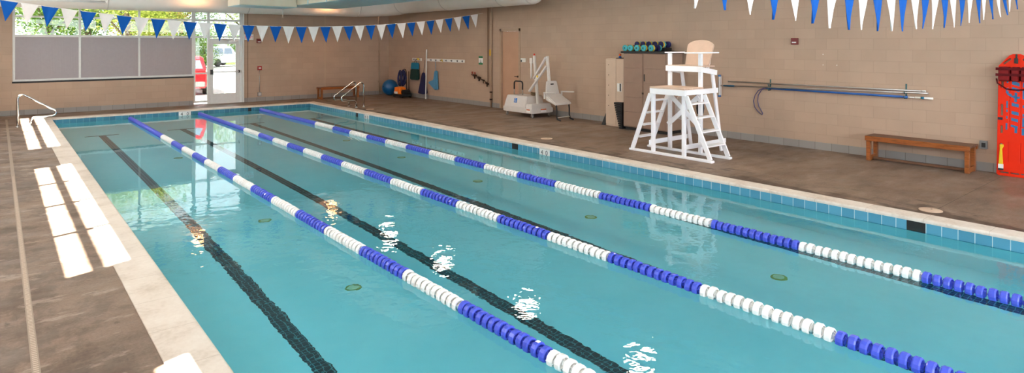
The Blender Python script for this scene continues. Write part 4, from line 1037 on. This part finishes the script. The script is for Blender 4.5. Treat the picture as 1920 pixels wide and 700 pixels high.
# ------------------------------------------------------------------ outside
b = MB(); b.box(-60,80,YF+.2,110,-.3,-.03); struct(b.build('ground_outside', plain('pale_asphalt',(206,200,192),.9,0,.06,1)))
b = MB(); b.box(-60,80,62,110,-.031,.02); o = b.build('lawn', plain('lawn_green',(110,140,60),.95,0,.2,3)); struct(o)
m_bark = plain('bark', (92,76,60), .9, 0, .2)
LF = [leaf_mat('leaf_yellow',(84,104,34),(150,166,70),(214,214,130)), leaf_mat('leaf_green',(44,78,32),(92,128,56),(170,184,100)), leaf_mat('leaf_rust',(80,92,36),(140,146,70),(196,132,96))]
def tree(x,y,h,r,mat,label,n=2600,z0=1.6,sz=.3,seed=0,name='tree',group='trees beyond the far window'):
    R = thing(name,label,'tree' if name == 'tree' else 'shrub',(x,y,-.03),group); q = random.Random(seed)
    m = MB()
    m.tube([(x,y,-.03),(x+.1,y,h*.25),(x-.05,y+.1,h*.5),(x,y,h*.8)],.04*h*.6,8,taper=[1.3,1,.7,.25])
    for k in range(5):
        a = q.uniform(0,6.28); z = h*q.uniform(.25,.55); m.tube([(x,y,z),(x+r*.4*cos(a),y+r*.4*sin(a),z+h*.15),(x+r*.7*cos(a),y+r*.7*sin(a),z+h*.22)],.03*h*.3,6,taper=[1,.6,.2])
    m.build('trunk', m_bark, R)
    cl = [(V((q.uniform(-.6,.6)*r,q.uniform(-.6,.6)*r,q.uniform(z0+.2*h,h*.9))),q.uniform(.35,.6)*r) for _ in range(16)]
    vs, fs = [], []
    for _ in range(n):
        c, rad = q.choice(cl); d = V((q.gauss(0,1),q.gauss(0,1),q.gauss(0,1))).normalized(); p = c+d*rad*q.uniform(.55,1.05)
        p.z = max(p.z, .1)
        nrm = V((q.gauss(0,1),q.gauss(0,1),q.gauss(0,1)+.6)).normalized(); a = nrm.cross(V((0,0,1)));
        if a.length < .01: a = V((1,0,0))
        a.normalize(); b_ = nrm.cross(a); s = sz*q.uniform(.5,1.1); i = len(vs)
        for u,w_ in ((-.5,0),(0,-.32),(.5,0),(0,.32)): vs.append(p+a*(u*s)+b_*(w_*s))
        fs.append((i,i+1,i+2,i+3))
    me = bpy.data.meshes.new('foliage'); me.from_pydata(vs,[],fs); me.materials.append(mat)
    o = bpy.data.objects.new('foliage',me); COL.objects.link(o); o.parent = R
    o.location = V((x,y,0))-V((x,y,-.03))
for k,(x,y,h,r,mi,l) in enumerate([(-4.5,43,8,3.4,0,'yellow-green tree beyond the left end of the far window'),(2.4,47,9,3.6,1,'green tree behind the leftmost window pane'),
        (6.2,44,8,3.6,0,'bright yellowish tree behind the middle window panes'),(8.6,53,9,3.2,2,'tree with rusty leaves behind the right window pane'),(15.0,72,10,4.0,1,'tall green tree behind the white car'),(22.0,74,11,4.4,0,'tree beyond the right side of the glass door'),(3,62,11,5,0,'tall pale tree in the back row of the car park'),(-.4,53,10,3.6,1,'green tree behind the left edge of the far window'),(5.2,56,10,3.4,1,'green tree in the second row behind the middle window pane'),(9.8,60.5,10,3.4,0,'yellow-green tree in the second row behind the narrow side window')]):
    tree(x,y,h,r,LF[mi],l,9500,.6,.2,k+1)
for k,(x,y,l) in enumerate([(11.2,51.3,'dense shrub left of the red car'),(13.1,54.5,'dense shrub behind the red car roof'),(16.2,65.5,'leafy hedge shrub left of the white car'),(19.2,67.5,'leafy hedge shrub behind the white car')]):
    tree(x,y,3.0,1.4,LF[1],l,4000,.0,.11,30+k,'shrub','shrubs at the car park edge')

def car(label, loc, yaw, paint, kind):
    R = thing('car',label,'car',(0,0,0),'parked cars outside'); S = []
    L, W, H = (4.4,1.8,1.72) if kind == 'suv' else (4.5,1.8,1.52)
    # side profile (x forward, z up)
    body = [(-L/2,.38),(-L/2+.02,.95),(L/2-.95,1.0),(L/2-.12,.86),(L/2,.6),(L/2-.02,.32),(-L/2+.05,.28)]
    m = MB(); w = W/2
    def sec(pts,w0,w1=None): return [V((x,-w0,z)) for x,z in pts],[V((x,w0,z)) for x,z in pts]
    a,c = sec(body,w); m.hull8(a,c); m.bevel(.07,3); m.build('body', paint, R)
    cab = [(-L/2+.08,.93),(L/2-1.35,.98),(L/2-2.05,H),(-L/2+.55,H)] if kind != 'suv' else [(-L/2+.06,.93),(L/2-1.15,.98),(L/2-1.75,H),(-L/2+.3,H)]
    m = MB(); t = .12; lo = [V((x,-w+.03+(t if z > 1.2 else 0),z)) for x,z in cab]; hi = [V((x,w-.03-(t if z > 1.2 else 0),z)) for x,z in cab]; m.hull8(lo,hi); m.bevel(.05,2); m.build('cabin', paint, R)
    gl = plain('car_glass',(120,132,150),.08,0,.05)
    xr0,xr1 = cab[0][0],cab[3][0]; f = lambda q: xr0+(xr1-xr0)*q
    m = MB(); z0,z1 = 1.05,H-.14; q0,q1 = (z0-.93)/(H-.93),(z1-.93)/(H-.93)
    m.hull8([V((f(q0)-.012,-w+.16,z0)),V((f(q0)-.012,w-.16,z0)),V((f(q1)-.012,w-.26,z1)),V((f(q1)-.012,-w+.26,z1))],[V((f(q0)+.03,-w+.16,z0)),V((f(q0)+.03,w-.16,z0)),V((f(q1)+.03,w-.26,z1)),V((f(q1)+.03,-w+.26,z1))]); m.build('rear_window', gl, R)
    x2,x3 = cab[1][0],cab[2][0]; m = MB()
    m.hull8([V((x2-.10,-w+.16,1.06)),V((x2-.10,w-.16,1.06)),V((x3+.06,w-.26,H-.1)),V((x3+.06,-w+.26,H-.1))],[V((x2-.16,-w+.16,1.06)),V((x2-.16,w-.16,1.06)),V((x3-.0,w-.26,H-.1)),V((x3-.0,-w+.26,H-.1))]); m.build('windscreen', gl, R)
    for s in (-1,1):
        for xa,xb in ((-L/2+.5,-.65),(-.55,L/2-1.75)):
            m = MB(); e_ = .012
            m.hull8([V((xa,s*(w-.035-.02),1.06)),V((xb,s*(w-.055),1.06)),V((xb-.05,s*(w-.14),H-.16)),V((xa+.1,s*(w-.14),H-.16))],[V((xa,s*(w-.018),1.06)),V((xb,s*(w-.018),1.06)),V((xb-.05,s*(w-.118),H-.16)),V((xa+.1,s*(w-.118),H-.16))]); m.build('side_window', gl, R)
        m = MB(); m.box(-L/2-.01,-L/2+.1,s*(w-.30),s*(w-.06),.72,.94); m.bevel(.01,1); m.build('tail_light', plain('tail_red',(190,20,24),.3), R)
        m = MB(); m.box(L/2-.14,L/2-.02,s*(w-.38),s*(w-.1),.62,.8); m.bevel(.01,1); m.build('head_light', m_whitep, R)
        for xw in (-L/2+.85,L/2-.9):
            m = MB(); m.lathe([(.2,-.1),(.32,-.1),(.335,-.07),(.335,.07),(.32,.1),(.2,.1)],22,(xw,s*(w-.06),.335),(0,1,0)); wh = m.build('wheel', m_black, R)
            m = MB(); m.lathe([(.001,-.08),(.2,-.08),(.2,.08),(.001,.08)],18,(xw,s*(w-.06),.335),(0,1,0)); m.build('hub', m_alur, wh)
    m = MB(); m.box(-L/2-.05,-L/2+.08,-w+.08,w-.08,.34,.55); m.bevel(.03,2); m.build('rear_bumper', plain('bumper_grey',(150,150,150),.4), R)
    m = MB(); m.box(-L/2-.012,-L/2+.02,-.26,.26,.66,.79); m.build('number_plate', m_whitep, R)
    R.location = loc; R.rotation_euler = (0,0,yaw)
car('red car parked close outside the narrow side window',(6.0,28.6,-.03),RAD(78),plain('car_red',(200,24,36),.25,0,.02,5,coat=.5),'sedan')
car('white car parked across the lot, seen through the glass door',(15.1,57.4,.02),RAD(35),plain('car_white',(196,200,206),.3,0,.02,5,coat=.5),'suv')

for (x,y),l in zip(INLETS,['pale green floor inlet left of the leftmost rope, nearest the camera','pale green floor inlet left of the leftmost rope, second from the camera','pale green floor inlet left of the leftmost rope, farthest from the camera',
    'pale green floor inlet left of the rightmost rope, nearest the camera','pale green floor inlet left of the rightmost rope, second from the camera','pale green floor inlet left of the rightmost rope, in the middle of its row','pale green floor inlet left of the rightmost rope, fourth from the camera','pale green floor inlet left of the rightmost rope, farthest from the camera']): inlet(x,y,l)

# ------------------------------------------------------------------ light
w = bpy.data.worlds.new('sky'); SC.world = w; w.use_nodes = True; nt = w.node_tree; nt.nodes.clear()
bg = nt.nodes.new('ShaderNodeBackground'); wo = nt.nodes.new('ShaderNodeOutputWorld'); nt.links.new(bg.outputs[0], wo.inputs[0])
bg.inputs[0].default_value = (.84,.92,1.0,1); bg.inputs[1].default_value = 7.6
su = bpy.data.lights.new('sun','SUN'); su.energy = 50.0; su.angle = RAD(.6); su.color = (1,.95,.86)
so = bpy.data.objects.new('sun',su); COL.objects.link(so)
so.rotation_euler = V((1,.33,-1.6)).to_track_quat('-Z','Y').to_euler()

# ------------------------------------------------------------------ camera
cam = bpy.data.cameras.new('camera'); co = bpy.data.objects.new('camera', cam); COL.objects.link(co); SC.camera = co
cam.sensor_fit = 'HORIZONTAL'; cam.sensor_width = 36; cam.lens = 1161.6/1920*36
cam.shift_x = (960-941.5)/1920; cam.shift_y = -(350-80.5)/1920
cam.clip_start = .05; cam.clip_end = 300
co.location = (0,0,2.038); co.rotation_euler = (RAD(90),0,-RAD(39.18))

vs = SC.view_settings; vs.view_transform = 'Standard'; vs.look = 'None'; vs.gamma = 1; vs.exposure = 0.8; vs.use_curve_mapping = False
cy = SC.cycles
cy.use_denoising = True; cy.max_bounces = 10; cy.diffuse_bounces = 5; cy.glossy_bounces = 5; cy.transmission_bounces = 8; cy.transparent_max_bounces = 12
cy.sample_clamp_indirect = 8.0; cy.caustics_reflective = True; cy.caustics_refractive = True
